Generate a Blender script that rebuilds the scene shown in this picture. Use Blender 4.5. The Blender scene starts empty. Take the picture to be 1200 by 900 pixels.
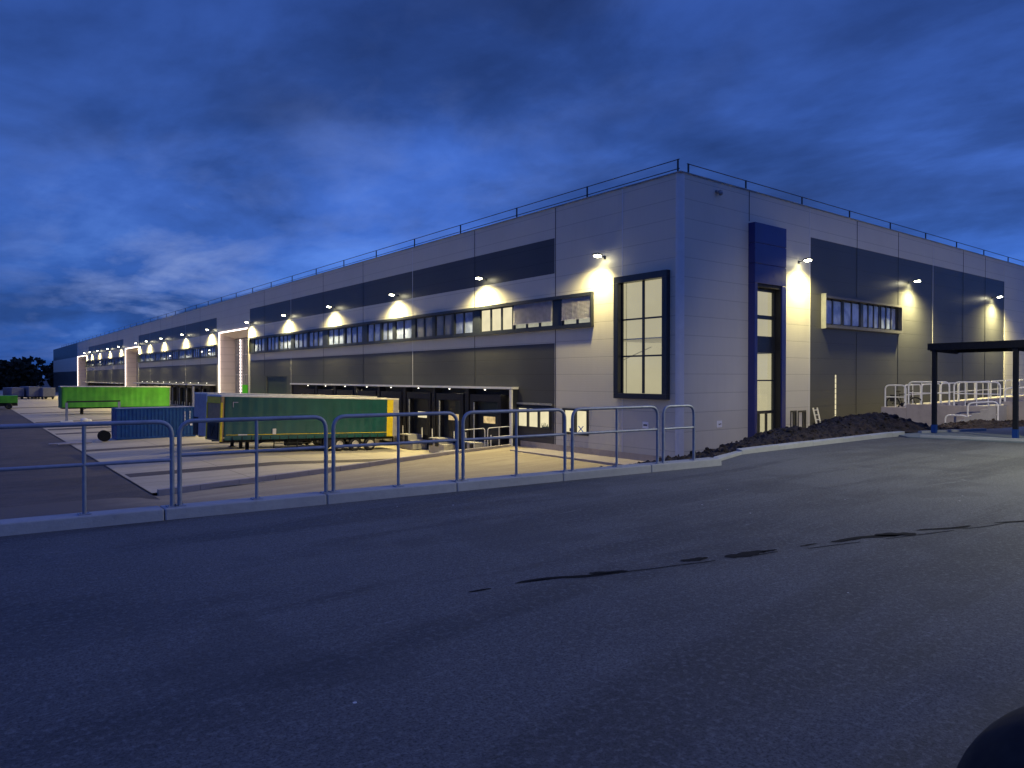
import bpy, math, random
from mathutils import Vector, Matrix
random.seed(7)
R = math.radians
scene = bpy.context.scene
col = scene.collection

# ------------------------------------------------------------------ materials
def newmat(name):
    m = bpy.data.materials.new(name); m.use_nodes = True
    nt = m.node_tree
    return m, nt, nt.nodes['Principled BSDF']

def N(nt, kind, **kw):
    n = nt.nodes.new(kind)
    for k, v in kw.items():
        if k.startswith('i_'):
            n.inputs[k[2:].replace('_', ' ')].default_value = v
        else:
            setattr(n, k, v)
    return n

def ramp(nt, fac, stops):
    r = nt.nodes.new('ShaderNodeValToRGB')
    el = r.color_ramp.elements
    while len(el) < len(stops): el.new(0.5)
    for e, (p, c) in zip(el, stops):
        e.position = p
        e.color = (c[0], c[1], c[2], 1) if not isinstance(c, (int, float)) else (c, c, c, 1)
    nt.links.new(fac, r.inputs[0])
    return r.outputs[0]

def mixc(nt, fac, a, b, mode='MIX'):
    n = nt.nodes.new('ShaderNodeMix'); n.data_type = 'RGBA'; n.blend_type = mode
    for s, v in ((0, fac), (6, a), (7, b)):
        if isinstance(v, (int, float)): n.inputs[s].default_value = v
        elif isinstance(v, tuple): n.inputs[s].default_value = (*v[:3], 1)
        else: nt.links.new(v, n.inputs[s])
    return n.outputs[2]

def mth(nt, op, a, b=None, c=None):
    n = nt.nodes.new('ShaderNodeMath'); n.operation = op
    for i, v in enumerate((a, b, c)):
        if v is None: continue
        if isinstance(v, (int, float)): n.inputs[i].default_value = v
        else: nt.links.new(v, n.inputs[i])
    return n.outputs[0]

def noise(nt, vec, scale, detail=6, rough=.55, dist=0.0):
    n = N(nt, 'ShaderNodeTexNoise'); n.inputs['Scale'].default_value = scale
    n.inputs['Detail'].default_value = detail; n.inputs['Roughness'].default_value = rough
    n.inputs['Distortion'].default_value = dist
    nt.links.new(vec, n.inputs['Vector']); return n.outputs['Fac']

def pos(nt, sc=(1, 1, 1), rz=0.0):
    g = N(nt, 'ShaderNodeNewGeometry')
    m = N(nt, 'ShaderNodeMapping'); m.inputs['Scale'].default_value = sc
    m.inputs['Rotation'].default_value = (0, 0, rz)
    nt.links.new(g.outputs['Position'], m.inputs['Vector']); return m.outputs[0], g

def bump(nt, b, h, strength, dist=.02):
    n = N(nt, 'ShaderNodeBump'); n.inputs['Strength'].default_value = strength
    n.inputs['Distance'].default_value = dist
    nt.links.new(h, n.inputs['Height']); nt.links.new(n.outputs[0], b.inputs['Normal'])

def simple(name, c, rough=.6, metal=0.0, var=.15, scale=3.0, coat=0):
    m, nt, b = newmat(name)
    v, g = pos(nt)
    f = noise(nt, v, scale, 5)
    nt.links.new(ramp(nt, f, [(.3, tuple(x*(1-var) for x in c)), (.7, tuple(min(1, x*(1+var)) for x in c))]), b.inputs['Base Color'])
    nt.links.new(ramp(nt, noise(nt, v, scale*4, 3), [(.3, max(0, rough-.08)), (.7, min(1, rough+.08))]), b.inputs['Roughness'])
    b.inputs['Metallic'].default_value = metal
    return m

def emit(name, c, s):
    m, nt, b = newmat(name)
    e = N(nt, 'ShaderNodeEmission'); e.inputs[0].default_value = (*c, 1); e.inputs[1].default_value = s
    nt.links.new(e.outputs[0], nt.nodes['Material Output'].inputs[0]); return m

def cladding(name, c, rough, lo=.72, seam=(.35), gloss=.5, off=.2, stain=.1, axis=2):
    """sandwich panels one metre high with fine ribs"""
    m, nt, b = newmat(name)
    v, g = pos(nt)
    sep = N(nt, 'ShaderNodeSeparateXYZ'); nt.links.new(g.outputs['Position'], sep.inputs[0])
    z = sep.outputs[2]
    fr = mth(nt, 'FRACT', mth(nt, 'ADD', z, off + 20))
    line = mth(nt, 'LESS_THAN', fr, .035)
    pid = mth(nt, 'FLOOR', mth(nt, 'ADD', z, off + 20))
    h = N(nt, 'ShaderNodeTexWhiteNoise'); h.noise_dimensions = '1D'; nt.links.new(pid, h.inputs['W'])
    big = noise(nt, v, .35, 5)
    vs, _ = pos(nt, (6, 6, .35))
    streak = noise(nt, vs, 1.0, 4)
    base = mixc(nt, big, tuple(x*(1-stain) for x in c), tuple(min(1, x*(1+stain)) for x in c))
    base = mixc(nt, mth(nt, 'MULTIPLY', h.outputs[0], .08), base, tuple(x*.6 for x in c))
    base = mixc(nt, mth(nt, 'MULTIPLY', ramp(nt, streak, [(.5, 0.0), (.8, 1.0)]), .10), base, tuple(x*.55 for x in c))
    # splash dirt near the ground
    dirt = mth(nt, 'MULTIPLY', ramp(nt, mth(nt, 'ADD', mth(nt, 'MULTIPLY', z, .4), mth(nt, 'ADD', big, .9)), [(.0, 1.0), (.55, 0.0)]), .3)
    base = mixc(nt, dirt, base, (.16, .13, .10))
    base = mixc(nt, mth(nt, 'MULTIPLY', line, seam), base, tuple(x*.25 for x in c))
    nt.links.new(base, b.inputs['Base Color'])
    b.inputs['Roughness'].default_value = rough
    b.inputs['Specular IOR Level'].default_value = .3
    rib = mth(nt, 'SINE', mth(nt, 'MULTIPLY', z, 2*math.pi/.1))
    hh = mth(nt, 'SUBTRACT', mth(nt, 'ADD', mth(nt, 'MULTIPLY', rib, .08), mth(nt, 'MULTIPLY', noise(nt, v, 1.2, 2), .25)), mth(nt, 'MULTIPLY', line, 1.0))
    bump(nt, b, hh, .35, .02)
    return m

M = {}
M['white_panel'] = cladding('white_panel', (.55, .53, .46), .42, seam=.38)
M['dark_panel'] = cladding('dark_panel', (.058, .060, .064), .36, seam=.5, stain=.2)
M['frame'] = simple('dark_frame', (.020, .024, .032), .35)
M['black'] = simple('black_rubber', (.012, .012, .013), .7)
M['tyre'] = simple('dark_tyre', (.004, .004, .0045), .9)
M['blackmetal'] = simple('black_metal', (.005, .005, .006), .75)
M['navy'] = simple('navy_panel', (.018, .026, .15), .35, var=.12, scale=.6)
M['galv'] = simple('galvanised_steel', (.27, .29, .34), .5, .35, .18, 9)
M['whitepaint'] = simple('white_powder_coat', (.72, .71, .66), .45, 0, .06, 5)
M['palecoat'] = simple('pale_trim', (.60, .60, .60), .4, 0, .05, 2)
M['roofsheet'] = simple('roof_sheet', (.18, .19, .2), .6)
M['greytrim'] = simple('grey_trim', (.22, .23, .25), .45)
M['midtrim'] = simple('mid_grey_trim', (.10, .10, .11), .5)
M['blind'] = simple('aluminium_blind', (.48, .47, .52), .5, 0)
M['pinkwall'] = cladding('recess_panel', (.58, .50, .46), .45, seam=.7)
M['green_tarp'] = simple('green_tarpaulin', (.003, .064, .064), .45, 0, .16, 1.1)
M['lime_tarp'] = simple('lime_tarpaulin', (.070, .34, .016), .42, 0, .25, .7)
M['greendark'] = simple('dark_green_metal', (.01, .09, .05), .5)
M['yellow'] = simple('yellow_paint', (.75, .55, .02), .5, 0, .1, 3)
M['greypaint'] = simple('grey_paint', (.30, .29, .33), .5)
M['brownboard'] = simple('plywood_board', (.34, .23, .11), .7)
M['roofwhite'] = simple('white_tarp_roof', (.68, .66, .60), .5)
M['rim'] = simple('steel_rim', (.62, .58, .50), .5, 0)
M['bluecont'] = simple('blue_container_paint', (.008, .075, .24), .5, 0, .2, 2.5)
M['whitemark'] = simple('white_marking', (.75, .75, .75), .6)
M['bluemark'] = simple('blue_sticker', (.03, .12, .5), .6)
M['bluewrap'] = simple('blue_film', (.008, .05, .22), .4)
M['orange'] = simple('orange_marker', (.7, .25, .04), .6)
M['interior'] = simple('interior_plaster', (.75, .70, .55), .9, 0, .05, 2)
M['litroom'] = litroom = None
M['intdark'] = simple('interior_dark', (.10, .10, .09), .8)
M['paleload'] = simple('pale_trailer_paint', (.12, .13, .19), .5)
M['sign'] = simple('white_sign', (.78, .78, .8), .5, 0, .03)
M['tree'] = simple('dark_foliage', (.016, .022, .012), .9, 0, .4, .6)
M['bark'] = simple('bark', (.07, .05, .035), .9)

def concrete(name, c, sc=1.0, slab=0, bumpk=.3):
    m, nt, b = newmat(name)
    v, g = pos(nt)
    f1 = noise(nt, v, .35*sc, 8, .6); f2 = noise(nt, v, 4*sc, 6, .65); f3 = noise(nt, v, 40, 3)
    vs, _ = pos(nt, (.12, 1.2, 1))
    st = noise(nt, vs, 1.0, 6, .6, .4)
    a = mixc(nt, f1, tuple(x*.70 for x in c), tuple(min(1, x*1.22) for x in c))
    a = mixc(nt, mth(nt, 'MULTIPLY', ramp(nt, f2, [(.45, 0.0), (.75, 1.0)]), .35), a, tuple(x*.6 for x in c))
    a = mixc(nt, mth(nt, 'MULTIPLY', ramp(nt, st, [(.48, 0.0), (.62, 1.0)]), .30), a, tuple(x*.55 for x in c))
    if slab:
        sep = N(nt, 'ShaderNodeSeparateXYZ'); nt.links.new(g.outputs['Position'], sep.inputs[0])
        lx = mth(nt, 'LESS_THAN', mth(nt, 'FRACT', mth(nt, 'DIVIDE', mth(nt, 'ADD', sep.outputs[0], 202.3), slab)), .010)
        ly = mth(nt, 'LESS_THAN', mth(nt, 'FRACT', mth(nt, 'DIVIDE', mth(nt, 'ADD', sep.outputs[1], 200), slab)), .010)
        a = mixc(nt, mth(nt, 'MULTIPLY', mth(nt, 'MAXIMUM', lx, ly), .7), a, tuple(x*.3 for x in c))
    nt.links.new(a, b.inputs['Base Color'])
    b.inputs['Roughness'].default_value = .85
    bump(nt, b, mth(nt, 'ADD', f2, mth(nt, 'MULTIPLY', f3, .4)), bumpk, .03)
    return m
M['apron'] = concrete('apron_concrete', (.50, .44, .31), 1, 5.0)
M['wallconc'] = concrete('cast_concrete', (.36, .32, .29), 1)
M['kerbconc'] = concrete('kerb_concrete', (.36, .365, .37), 2)
M['platconc'] = concrete('platform_concrete', (.42, .40, .36), 1)
M['padconc'] = concrete('pad_concrete', (.16, .19, .20), 1.5)

def asphalt(name, c, rz=0.0, scuff=.5, tint=None):
    m, nt, b = newmat(name)
    v, g = pos(nt); vs, _ = pos(nt, (.18, 1.3, 1), rz)
    vs2, _ = pos(nt, (.5, 5.0, 1), rz + .03)
    big = noise(nt, v, .16, 7, .6, .3); mid = noise(nt, v, 1.7, 7, .65); fine = noise(nt, v, 60, 3, .7)
    st = noise(nt, vs, 1.0, 7, .62, .5); st2 = noise(nt, vs2, 1.0, 6, .6, .8)
    vf, _ = pos(nt); gr = noise(nt, vf, 260, 2, .8)
    a = mixc(nt, big, tuple(x*.45 for x in c), tuple(x*1.8 for x in c))
    a = mixc(nt, mth(nt, 'MULTIPLY', ramp(nt, st, [(.42, 1.0), (.54, 0.0)]), .62), a, tuple(x*.40 for x in c))
    a = mixc(nt, mth(nt, 'MULTIPLY', ramp(nt, mid, [(.5, 0.0), (.75, 1.0)]), .3), a, tuple(x*1.8 for x in c))
    a = mixc(nt, mth(nt, 'MULTIPLY', ramp(nt, st2, [(.66, 0.0), (.76, 1.0)]), scuff), a, tuple(x*3.2 for x in c))
    a = mixc(nt, mth(nt, 'MULTIPLY', ramp(nt, fine, [(.38, 1.0), (.55, 0.0)]), .75), a, tuple(x*.30 for x in c))
    g2 = noise(nt, v, 22, 4, .75)
    a = mixc(nt, mth(nt, 'MULTIPLY', ramp(nt, g2, [(.5, 0.0), (.68, 1.0)]), .5), a, tuple(x*2.1 for x in c))
    pt_ = noise(nt, v, .55, 3, .5, .2)
    a = mixc(nt, mth(nt, 'MULTIPLY', ramp(nt, pt_, [(.56, 0.0), (.60, 1.0)]), .28), a, tuple(x*.45 for x in c))
    a = mixc(nt, mth(nt, 'MULTIPLY', ramp(nt, gr, [(.6, 0.0), (.75, 1.0)]), .35), a, tuple(x*2.6 for x in c))
    # loose pale stones
    vo = N(nt, 'ShaderNodeTexVoronoi'); vo.inputs['Scale'].default_value = 1.7
    nt.links.new(v, vo.inputs['Vector'])
    a = mixc(nt, mth(nt, 'MULTIPLY', mth(nt, 'LESS_THAN', vo.outputs['Distance'], .020), .8), a, tuple(min(1, x*6) for x in c))
    nt.links.new(a, b.inputs['Base Color'])
    nt.links.new(ramp(nt, st, [(.35, .72), (.65, .92)]), b.inputs['Roughness'])
    b.inputs['Specular IOR Level'].default_value = .3
    bump(nt, b, mth(nt, 'ADD', mth(nt, 'MULTIPLY', fine, .6), mth(nt, 'ADD', mth(nt, 'MULTIPLY', gr, .35), mth(nt, 'MULTIPLY', mid, 1.2))), .6, .012)
    return m
M['road'] = asphalt('road_asphalt', (.098, .100, .102), -.12, .6)
M['yard'] = asphalt('yard_asphalt', (.115, .098, .082), 1.5, .3)
def damp():
    m, nt, b = newmat('damp_asphalt'); v, g = pos(nt)
    nt.links.new(ramp(nt, noise(nt, v, 30, 5), [(.3, (.006, .006, .007)), (.7, (.018, .018, .02))]), b.inputs['Base Color'])
    b.inputs['Roughness'].default_value = .9; b.inputs['Specular IOR Level'].default_value = .1
    return m
M['damp'] = damp()

def beige_ground():
    m, nt, b = newmat('beige_yard'); v, g = pos(nt)
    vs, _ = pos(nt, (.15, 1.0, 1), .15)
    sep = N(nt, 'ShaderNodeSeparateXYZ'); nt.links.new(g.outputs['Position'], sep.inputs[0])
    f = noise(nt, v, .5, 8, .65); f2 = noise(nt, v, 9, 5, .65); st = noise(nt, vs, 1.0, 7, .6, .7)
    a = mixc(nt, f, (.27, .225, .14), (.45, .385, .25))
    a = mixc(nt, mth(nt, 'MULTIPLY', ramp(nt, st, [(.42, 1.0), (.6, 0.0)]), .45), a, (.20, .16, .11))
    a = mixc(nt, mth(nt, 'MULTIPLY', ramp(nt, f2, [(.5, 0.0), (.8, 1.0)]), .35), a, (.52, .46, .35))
    # beige blends to a darker brown towards the west
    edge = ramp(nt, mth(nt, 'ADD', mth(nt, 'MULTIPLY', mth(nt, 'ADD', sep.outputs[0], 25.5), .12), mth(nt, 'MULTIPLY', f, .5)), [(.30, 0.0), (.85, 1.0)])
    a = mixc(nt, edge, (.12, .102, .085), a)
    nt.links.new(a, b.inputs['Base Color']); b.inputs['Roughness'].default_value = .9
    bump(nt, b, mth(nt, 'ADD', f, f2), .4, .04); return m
M['beige_ground'] = beige_ground()

def soil():
    m, nt, b = newmat('dark_soil'); v, g = pos(nt)
    f = noise(nt, v, 2.2, 8, .7); f2 = noise(nt, v, 16, 6, .7)
    a = mixc(nt, ramp(nt, f, [(.35, 0.0), (.65, 1.0)]), (.014, .010, .007), (.080, .054, .038))
    a = mixc(nt, mth(nt, 'MULTIPLY', ramp(nt, f2, [(.62, 0.0), (.75, 1.0)]), .6), a, (.17, .14, .11))
    nt.links.new(a, b.inputs['Base Color']); b.inputs['Roughness'].default_value = .95
    bump(nt, b, mth(nt, 'ADD', f, mth(nt, 'MULTIPLY', f2, .6)), 1.0, .15); return m
M['soil'] = soil()

def pane_mat(name, dark, pale, paleness):
    """glass with a dim room behind: reflective sheet over vertical blinds"""
    m, nt, b = newmat(name); v, g = pos(nt)
    f = noise(nt, v, .9, 3)
    nt.links.new(mixc(nt, ramp(nt, f, [(.4, 0.0), (.6, 1.0)]), dark, pale), b.inputs['Base Color'])
    b.inputs['Roughness'].default_value = .06
    b.inputs['Specular IOR Level'].default_value = .8
    return m
M['pane'] = pane_mat('dark_glass', (.018, .028, .055), (.11, .14, .22), .5)
M['palepane'] = pane_mat('blue_grey_glass', (.16, .20, .36), (.30, .36, .58), .5)
M['slatpane'] = pane_mat('glass_with_slats', (.14, .15, .17), (.20, .20, .20), .5)
def clear():
    m, nt, b = newmat('clear_glass')
    t = N(nt, 'ShaderNodeBsdfTransparent'); t.inputs[0].default_value = (.93, .95, .93, 1)
    gl = N(nt, 'ShaderNodeBsdfGlossy'); gl.inputs['Roughness'].default_value = .02
    lw = N(nt, 'ShaderNodeLayerWeight'); lw.inputs[0].default_value = .5
    fr = N(nt, 'ShaderNodeMath'); fr.operation = 'MULTIPLY_ADD'; fr.inputs[1].default_value = .9; fr.inputs[2].default_value = .04
    nt.links.new(mth(nt, 'POWER', lw.outputs['Facing'], 5.0), fr.inputs[0])
    mx = N(nt, 'ShaderNodeMixShader')
    nt.links.new(fr.outputs[0], mx.inputs[0]); nt.links.new(t.outputs[0], mx.inputs[1]); nt.links.new(gl.outputs[0], mx.inputs[2])
    nt.links.new(mx.outputs[0], nt.nodes['Material Output'].inputs[0]); return m
M['clear'] = clear()
def litpane(name, c, s, dk=.75, sc=1.5):
    m, nt, b = newmat(name); v, g = pos(nt)
    f = noise(nt, v, sc, 4)
    cc = mixc(nt, ramp(nt, f, [(.35, 0.0), (.65, 1.0)]), tuple(x*dk for x in c), c)
    e = N(nt, 'ShaderNodeEmission'); e.inputs[1].default_value = s; nt.links.new(cc, e.inputs[0])
    gl = N(nt, 'ShaderNodeBsdfGlossy'); gl.inputs['Roughness'].default_value = .05
    mx = N(nt, 'ShaderNodeMixShader'); mx.inputs[0].default_value = .06
    nt.links.new(e.outputs[0], mx.inputs[1]); nt.links.new(gl.outputs[0], mx.inputs[2])
    nt.links.new(mx.outputs[0], nt.nodes['Material Output'].inputs[0]); return m
M['lit'] = litpane('lit_window', (1.0, .88, .55), .95, .9)
M['litdim'] = litpane('lit_window_dim', (.72, .70, .52), .62)
M['litorange'] = litpane('lit_hall_window', (1.0, .72, .34), .85, .6, 3)
M['litroom'] = litpane('glowing_room_wall', (1.0, .87, .57), .60, .88, .30)  # room walls emit by themselves, in place of light from room lamps
M['lens'] = emit('lamp_lens', (1.0, .93, .62), 45)
M['led'] = emit('led_strip', (1.0, .84, .76), 5.5)
M['tinylamp'] = emit('small_lamp', (1.0, .93, .75), 4)
M['greenlit'] = emit('green_lit_panel', (.15, .75, .05), .35)

# ------------------------------------------------------------------ mesh helpers
class MB:
    def __init__(s): s.v = []; s.f = []; s.m = []; s.cur = 0; s.smooth = []
    def add(s, vs, fs, smooth=False):
        o = len(s.v); s.v += [tuple(v) for v in vs]
        for f in fs: s.f.append([i+o for i in f]); s.m.append(s.cur); s.smooth.append(smooth)
        return s
    def box(s, x0, x1, y0, y1, z0, z1, ry=0, piv=None):
        if x0 > x1: x0, x1 = x1, x0
        if y0 > y1: y0, y1 = y1, y0
        if z0 > z1: z0, z1 = z1, z0
        vs = [(x, y, z) for x in (x0, x1) for y in (y0, y1) for z in (z0, z1)]
        if ry:
            p = Vector(piv or ((x0+x1)/2, (y0+y1)/2, (z0+z1)/2)); m = Matrix.Rotation(ry, 3, 'Y')
            vs = [tuple(m @ (Vector(v)-p) + p) for v in vs]
        return s.add(vs, [(0,1,3,2), (4,6,7,5), (0,4,5,1), (2,3,7,6), (0,2,6,4), (1,5,7,3)])
    def hexa(s, b, t):
        return s.add(list(b)+list(t), [(3,2,1,0), (4,5,6,7), (0,1,5,4), (1,2,6,5), (2,3,7,6), (3,0,4,7)])
    def bar(s, a, b, w, h, up=(0, 0, 1)):
        a, b = Vector(a), Vector(b); d = (b-a).normalized(); u = Vector(up)
        if abs(d.dot(u)) > .98: u = Vector((1, 0, 0))
        r = d.cross(u).normalized(); u = r.cross(d)
        q = [(-1,-1), (1,-1), (1,1), (-1,1)]
        return s.hexa([a + r*(i*w/2) + u*(j*h/2) for i, j in q], [b + r*(i*w/2) + u*(j*h/2) for i, j in q])
    def tube(s, pts, r, n=8, closed=False, caps=True):
        pts = [Vector(p) for p in pts]; k = len(pts); rings = []
        up = Vector((0, 0, 1)); prev = None
        for i, p in enumerate(pts):
            if closed: t = (pts[(i+1) % k]-pts[i-1])
            else: t = pts[min(i+1, k-1)]-pts[max(i-1, 0)]
            t.normalize()
            if prev is None:
                u = up if abs(t.z) < .95 else Vector((1, 0, 0)); x = t.cross(u).normalized()
            else:
                x = (prev - t*prev.dot(t)).normalized()
            prev = x; y = t.cross(x)
            rr = r[i] if isinstance(r, (list, tuple)) else r
            rings.append([p + (x*math.cos(a)+y*math.sin(a))*rr for a in [2*math.pi*j/n for j in range(n)]])
        vs = [v for g in rings for v in g]; fs = []
        for i in range(k if closed else k-1):
            a = i*n; b = ((i+1) % k)*n
            for j in range(n): fs.append((a+j, a+(j+1) % n, b+(j+1) % n, b+j))
        s.add(vs, fs, True)
        if caps and not closed:
            s.add(rings[0], [tuple(range(n))[::-1]]); s.add(rings[-1], [tuple(range(n))])
        return s
    def cyl(s, c, axis, r, h, n=24, r2=None):
        a = Vector(axis).normalized(); c = Vector(c)
        s.tube([c, c + a*h], [r, r2 if r2 is not None else r], n); return s
    def torus(s, c, axis, R0, r, n=28, k=10):
        a = Vector(axis).normalized(); u = Vector((0, 0, 1)) if abs(a.z) < .9 else Vector((1, 0, 0))
        x = a.cross(u).normalized(); y = a.cross(x); c = Vector(c)
        return s.tube([c + (x*math.cos(t)+y*math.sin(t))*R0 for t in [2*math.pi*i/n for i in range(n)]], r, k, closed=True)
    def sphere(s, c, r, n=12, k=8, sq=(1, 1, 1)):
        vs = []; fs = []
        for i in range(k+1):
            ph = math.pi*i/k
            for j in range(n):
                t = 2*math.pi*j/n
                vs.append((c[0]+r*sq[0]*math.sin(ph)*math.cos(t), c[1]+r*sq[1]*math.sin(ph)*math.sin(t), c[2]+r*sq[2]*math.cos(ph)))
        for i in range(k):
            for j in range(n): fs.append((i*n+j, (i+1)*n+j, (i+1)*n+(j+1) % n, i*n+(j+1) % n))
        return s.add(vs, fs, True)

def wloc(o):
    v = Vector((0, 0, 0))
    while o: v += Vector(o.location); o = o.parent
    return v

def build(name, mb, mats, parent=None, local=False, bevel=0):
    me = bpy.data.meshes.new(name)
    off = Vector((0, 0, 0)) if (local or parent is None) else wloc(parent)
    me.from_pydata([tuple(Vector(v)-off) for v in mb.v], [], mb.f)
    if not isinstance(mats, (list, tuple)): mats = [mats]
    for m in mats: me.materials.append(m)
    for p, mi, sm in zip(me.polygons, mb.m, mb.smooth): p.material_index = mi; p.use_smooth = sm
    me.update()
    o = bpy.data.objects.new(name, me); col.objects.link(o)
    if parent: o.parent = parent
    if bevel:
        b = o.modifiers.new('bevel', 'BEVEL'); b.width = bevel; b.segments = 2; b.limit_method = 'ANGLE'
    return o

def tag(o, label=None, cat=None, group=None, kind=None):
    if label: o['label'] = label
    if cat: o['category'] = cat
    if group: o['group'] = group
    if kind: o['kind'] = kind
    return o
def thing(name, label, cat, loc=(0, 0, 0), rot=(0, 0, 0), group=None):
    o = bpy.data.objects.new(name, None); col.objects.link(o); o.location = loc; o.rotation_euler = rot
    o.empty_display_size = .2
    return tag(o, label, cat, group)
def dup(o, loc=None, rot=None, label=None, parent=None):
    c = o.copy(); col.objects.link(c); c.parent = parent
    if loc is not None: c.location = loc
    if rot is not None: c.rotation_euler = rot
    if label: c['label'] = label
    for ch in list(o.children): dup(ch, parent=c)
    return c
def structure(name, mb, mat, **k): return tag(build(name, mb, mat, **k), kind='structure')

# ------------------------------------------------------------------ camera and world
f_px = 832.0; pitch = math.atan(8/832.0)
cam_d = bpy.data.cameras.new('camera'); cam = bpy.data.objects.new('camera', cam_d); col.objects.link(cam)
cam.location = (-29.08, -23.28, 1.65)
cam.rotation_euler = (R(90)-pitch, 0, -math.atan2(.6156, .788))
cam_d.sensor_fit = 'HORIZONTAL'; cam_d.sensor_width = 36; cam_d.lens = f_px/1200*36
cam_d.clip_start = .05; cam_d.clip_end = 6000
scene.camera = cam

w = bpy.data.worlds.new('World'); scene.world = w; w.use_nodes = True
nt = w.node_tree; bg = nt.nodes['Background']
SUN_EL, SUN_ROT = R(-4.0), R(-32)
tc = N(nt, 'ShaderNodeTexCoord'); sep = N(nt, 'ShaderNodeSeparateXYZ'); nt.links.new(tc.outputs['Generated'], sep.inputs[0])
zz = mth(nt, 'MAXIMUM', sep.outputs[2], 0.0)
den = mth(nt, 'ADD', zz, .16)
cx_ = mth(nt, 'DIVIDE', sep.outputs[0], den); cy_ = mth(nt, 'DIVIDE', sep.outputs[1], den)
cmb = N(nt, 'ShaderNodeCombineXYZ'); nt.links.new(cx_, cmb.inputs[0]); nt.links.new(cy_, cmb.inputs[1])
mp = N(nt, 'ShaderNodeMapping'); mp.inputs['Scale'].default_value = (.85, .62, 1); mp.inputs['Rotation'].default_value = (0, 0, R(75)); mp.inputs['Location'].default_value = (3.1, 1.7, 0)
nt.links.new(cmb.outputs[0], mp.inputs[0])
n1 = noise(nt, mp.outputs[0], .95, 8, .56, .25)
n2 = noise(nt, mp.outputs[0], 2.4, 8, .6, .6)
cl = mth(nt, 'ADD', mth(nt, 'MULTIPLY', n1, .78), mth(nt, 'MULTIPLY', n2, .22))
sky = N(nt, 'ShaderNodeTexSky'); sky.sky_type = 'NISHITA'; sky.sun_disc = False
sky.sun_elevation = SUN_EL; sky.sun_rotation = SUN_ROT
grad = ramp(nt, zz, [(0.0, (.018, .084, .36)), (.08, (.034, .120, .46)), (.22, (.052, .138, .52)), (.34, (.036, .098, .39)), (.48, (.024, .064, .265)), (.62, (.08, .14, .56)), (1.0, (.12, .19, .78))])
cloud = ramp(nt, cl, [(.35, .40), (.45, .72), (.52, 1.08), (.60, 1.42), (.70, 1.9)])
c1 = mixc(nt, 1.0, grad, cloud, 'MULTIPLY')
# thin pale break in the cloud low in the north-west
hl = ramp(nt, cl, [(.55, 0.0), (.72, 1.0)])
low = ramp(nt, zz, [(.04, 1.0), (.35, 0.0)])
def lobe(d, k):
    vm = N(nt, 'ShaderNodeVectorMath'); vm.operation = 'DOT_PRODUCT'; nt.links.new(tc.outputs['Generated'], vm.inputs[0]); vm.inputs[1].default_value = d
    return mth(nt, 'POWER', mth(nt, 'MAXIMUM', vm.outputs['Value'], 0.0), k)
n3 = noise(nt, mp.outputs[0], 2.6, 7, .58, .25)
br = ramp(nt, n3, [(.46, 0.0), (.70, 1.0)])
brk = mth(nt, 'ADD', mth(nt, 'MULTIPLY', lobe((0.2079, 0.9726, 0.1042), 120.0), 1.7), mth(nt, 'ADD', mth(nt, 'MULTIPLY', lobe((0.4742, 0.8506, 0.2273), 70.0), .5), mth(nt, 'MULTIPLY', lobe((0.6818, 0.6543, 0.3272), 40.0), .12)))
c1 = mixc(nt, mth(nt, 'MULTIPLY', lobe((0.0873, 0.9861, 0.1416), 22.0), .35), c1, (.012, .045, .19))
c1 = mixc(nt, mth(nt, 'MINIMUM', mth(nt, 'MULTIPLY', mth(nt, 'MULTIPLY', brk, br), .62), 1.0), c1, (.20, .29, .62))
c2 = mixc(nt, mth(nt, 'MULTIPLY', mth(nt, 'MULTIPLY', hl, low), .55), c1, (.20, .36, .72))
sk = mixc(nt, .25, (0, 0, 0), sky.outputs[0])
c3 = mixc(nt, .10, c2, sk, 'ADD')
nt.links.new(c3, bg.inputs[0]); bg.inputs[1].default_value = 1.0
SKYK = bg

sun_d = bpy.data.lights.new('dusk_sun', 'SUN'); sun = bpy.data.objects.new('dusk_sun', sun_d); col.objects.link(sun)
sun_d.energy = .02; sun_d.angle = R(12); sun_d.color = (.45, .6, 1.0)
sun.rotation_euler = (R(60), 0, R(150)); sun.location = (0, -40, 60)

# ------------------------------------------------------------------ ground
KA = (-28.0, -14.18); KB = (-18.43, -15.07)
ks = (KB[1]-KA[1])/(KB[0]-KA[0])
def ky(x): return KA[1] + ks*(x-KA[0])

g = MB(); g.add([(-1500, -900, -4.6), (1500, -900, -4.6), (1500, 2200, -4.6), (-1500, 2200, -4.6)], [(0, 1, 2, 3)])
structure('ground', g, M['yard'])

def grid(xs, ys, zf):
    mb = MB(); vs = [(x, y, zf(x, y)) for y in ys for x in xs]; n = len(xs)
    fs = [(j*n+i, j*n+i+1, (j+1)*n+i+1, (j+1)*n+i) for j in range(len(ys)-1) for i in range(n-1)]
    mb.add(vs, fs, True); return mb
def lin(a, b, n): return [a+(b-a)*i/n for i in range(n+1)]
def lerp(t, pts):
    if t <= pts[0][0]: return pts[0][1]
    for (a, va), (b, vb) in zip(pts, pts[1:]):
        if t <= b: return va + (vb-va)*(t-a)/(b-a)
    return pts[-1][1]
def kerb_y(x): return 11.3 + (x+22)*.095
def kerb_top(x): return lerp(x, [(-22, -3.37), (-12, -3.08), (-9, -2.95), (-5, -2.83), (0, -2.75)])
def z_near(x, y):
    zk = kerb_top(x) - lerp(x, [(-22, .28), (-8, .22), (0, .12)])
    if x < -22: zk = lerp(x, [(-26, -3.55), (-22, -3.62)])
    return lerp(y, [(0, -3.15 if x < -6 else -2.95 + (x+0)*.03), (11, zk)]) if y < 11 else zk
def z_apron(x): return lerp(x, [(-22.3, -3.52), (-14, -3.45), (-1, -4.05), (0, -4.05)])

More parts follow.
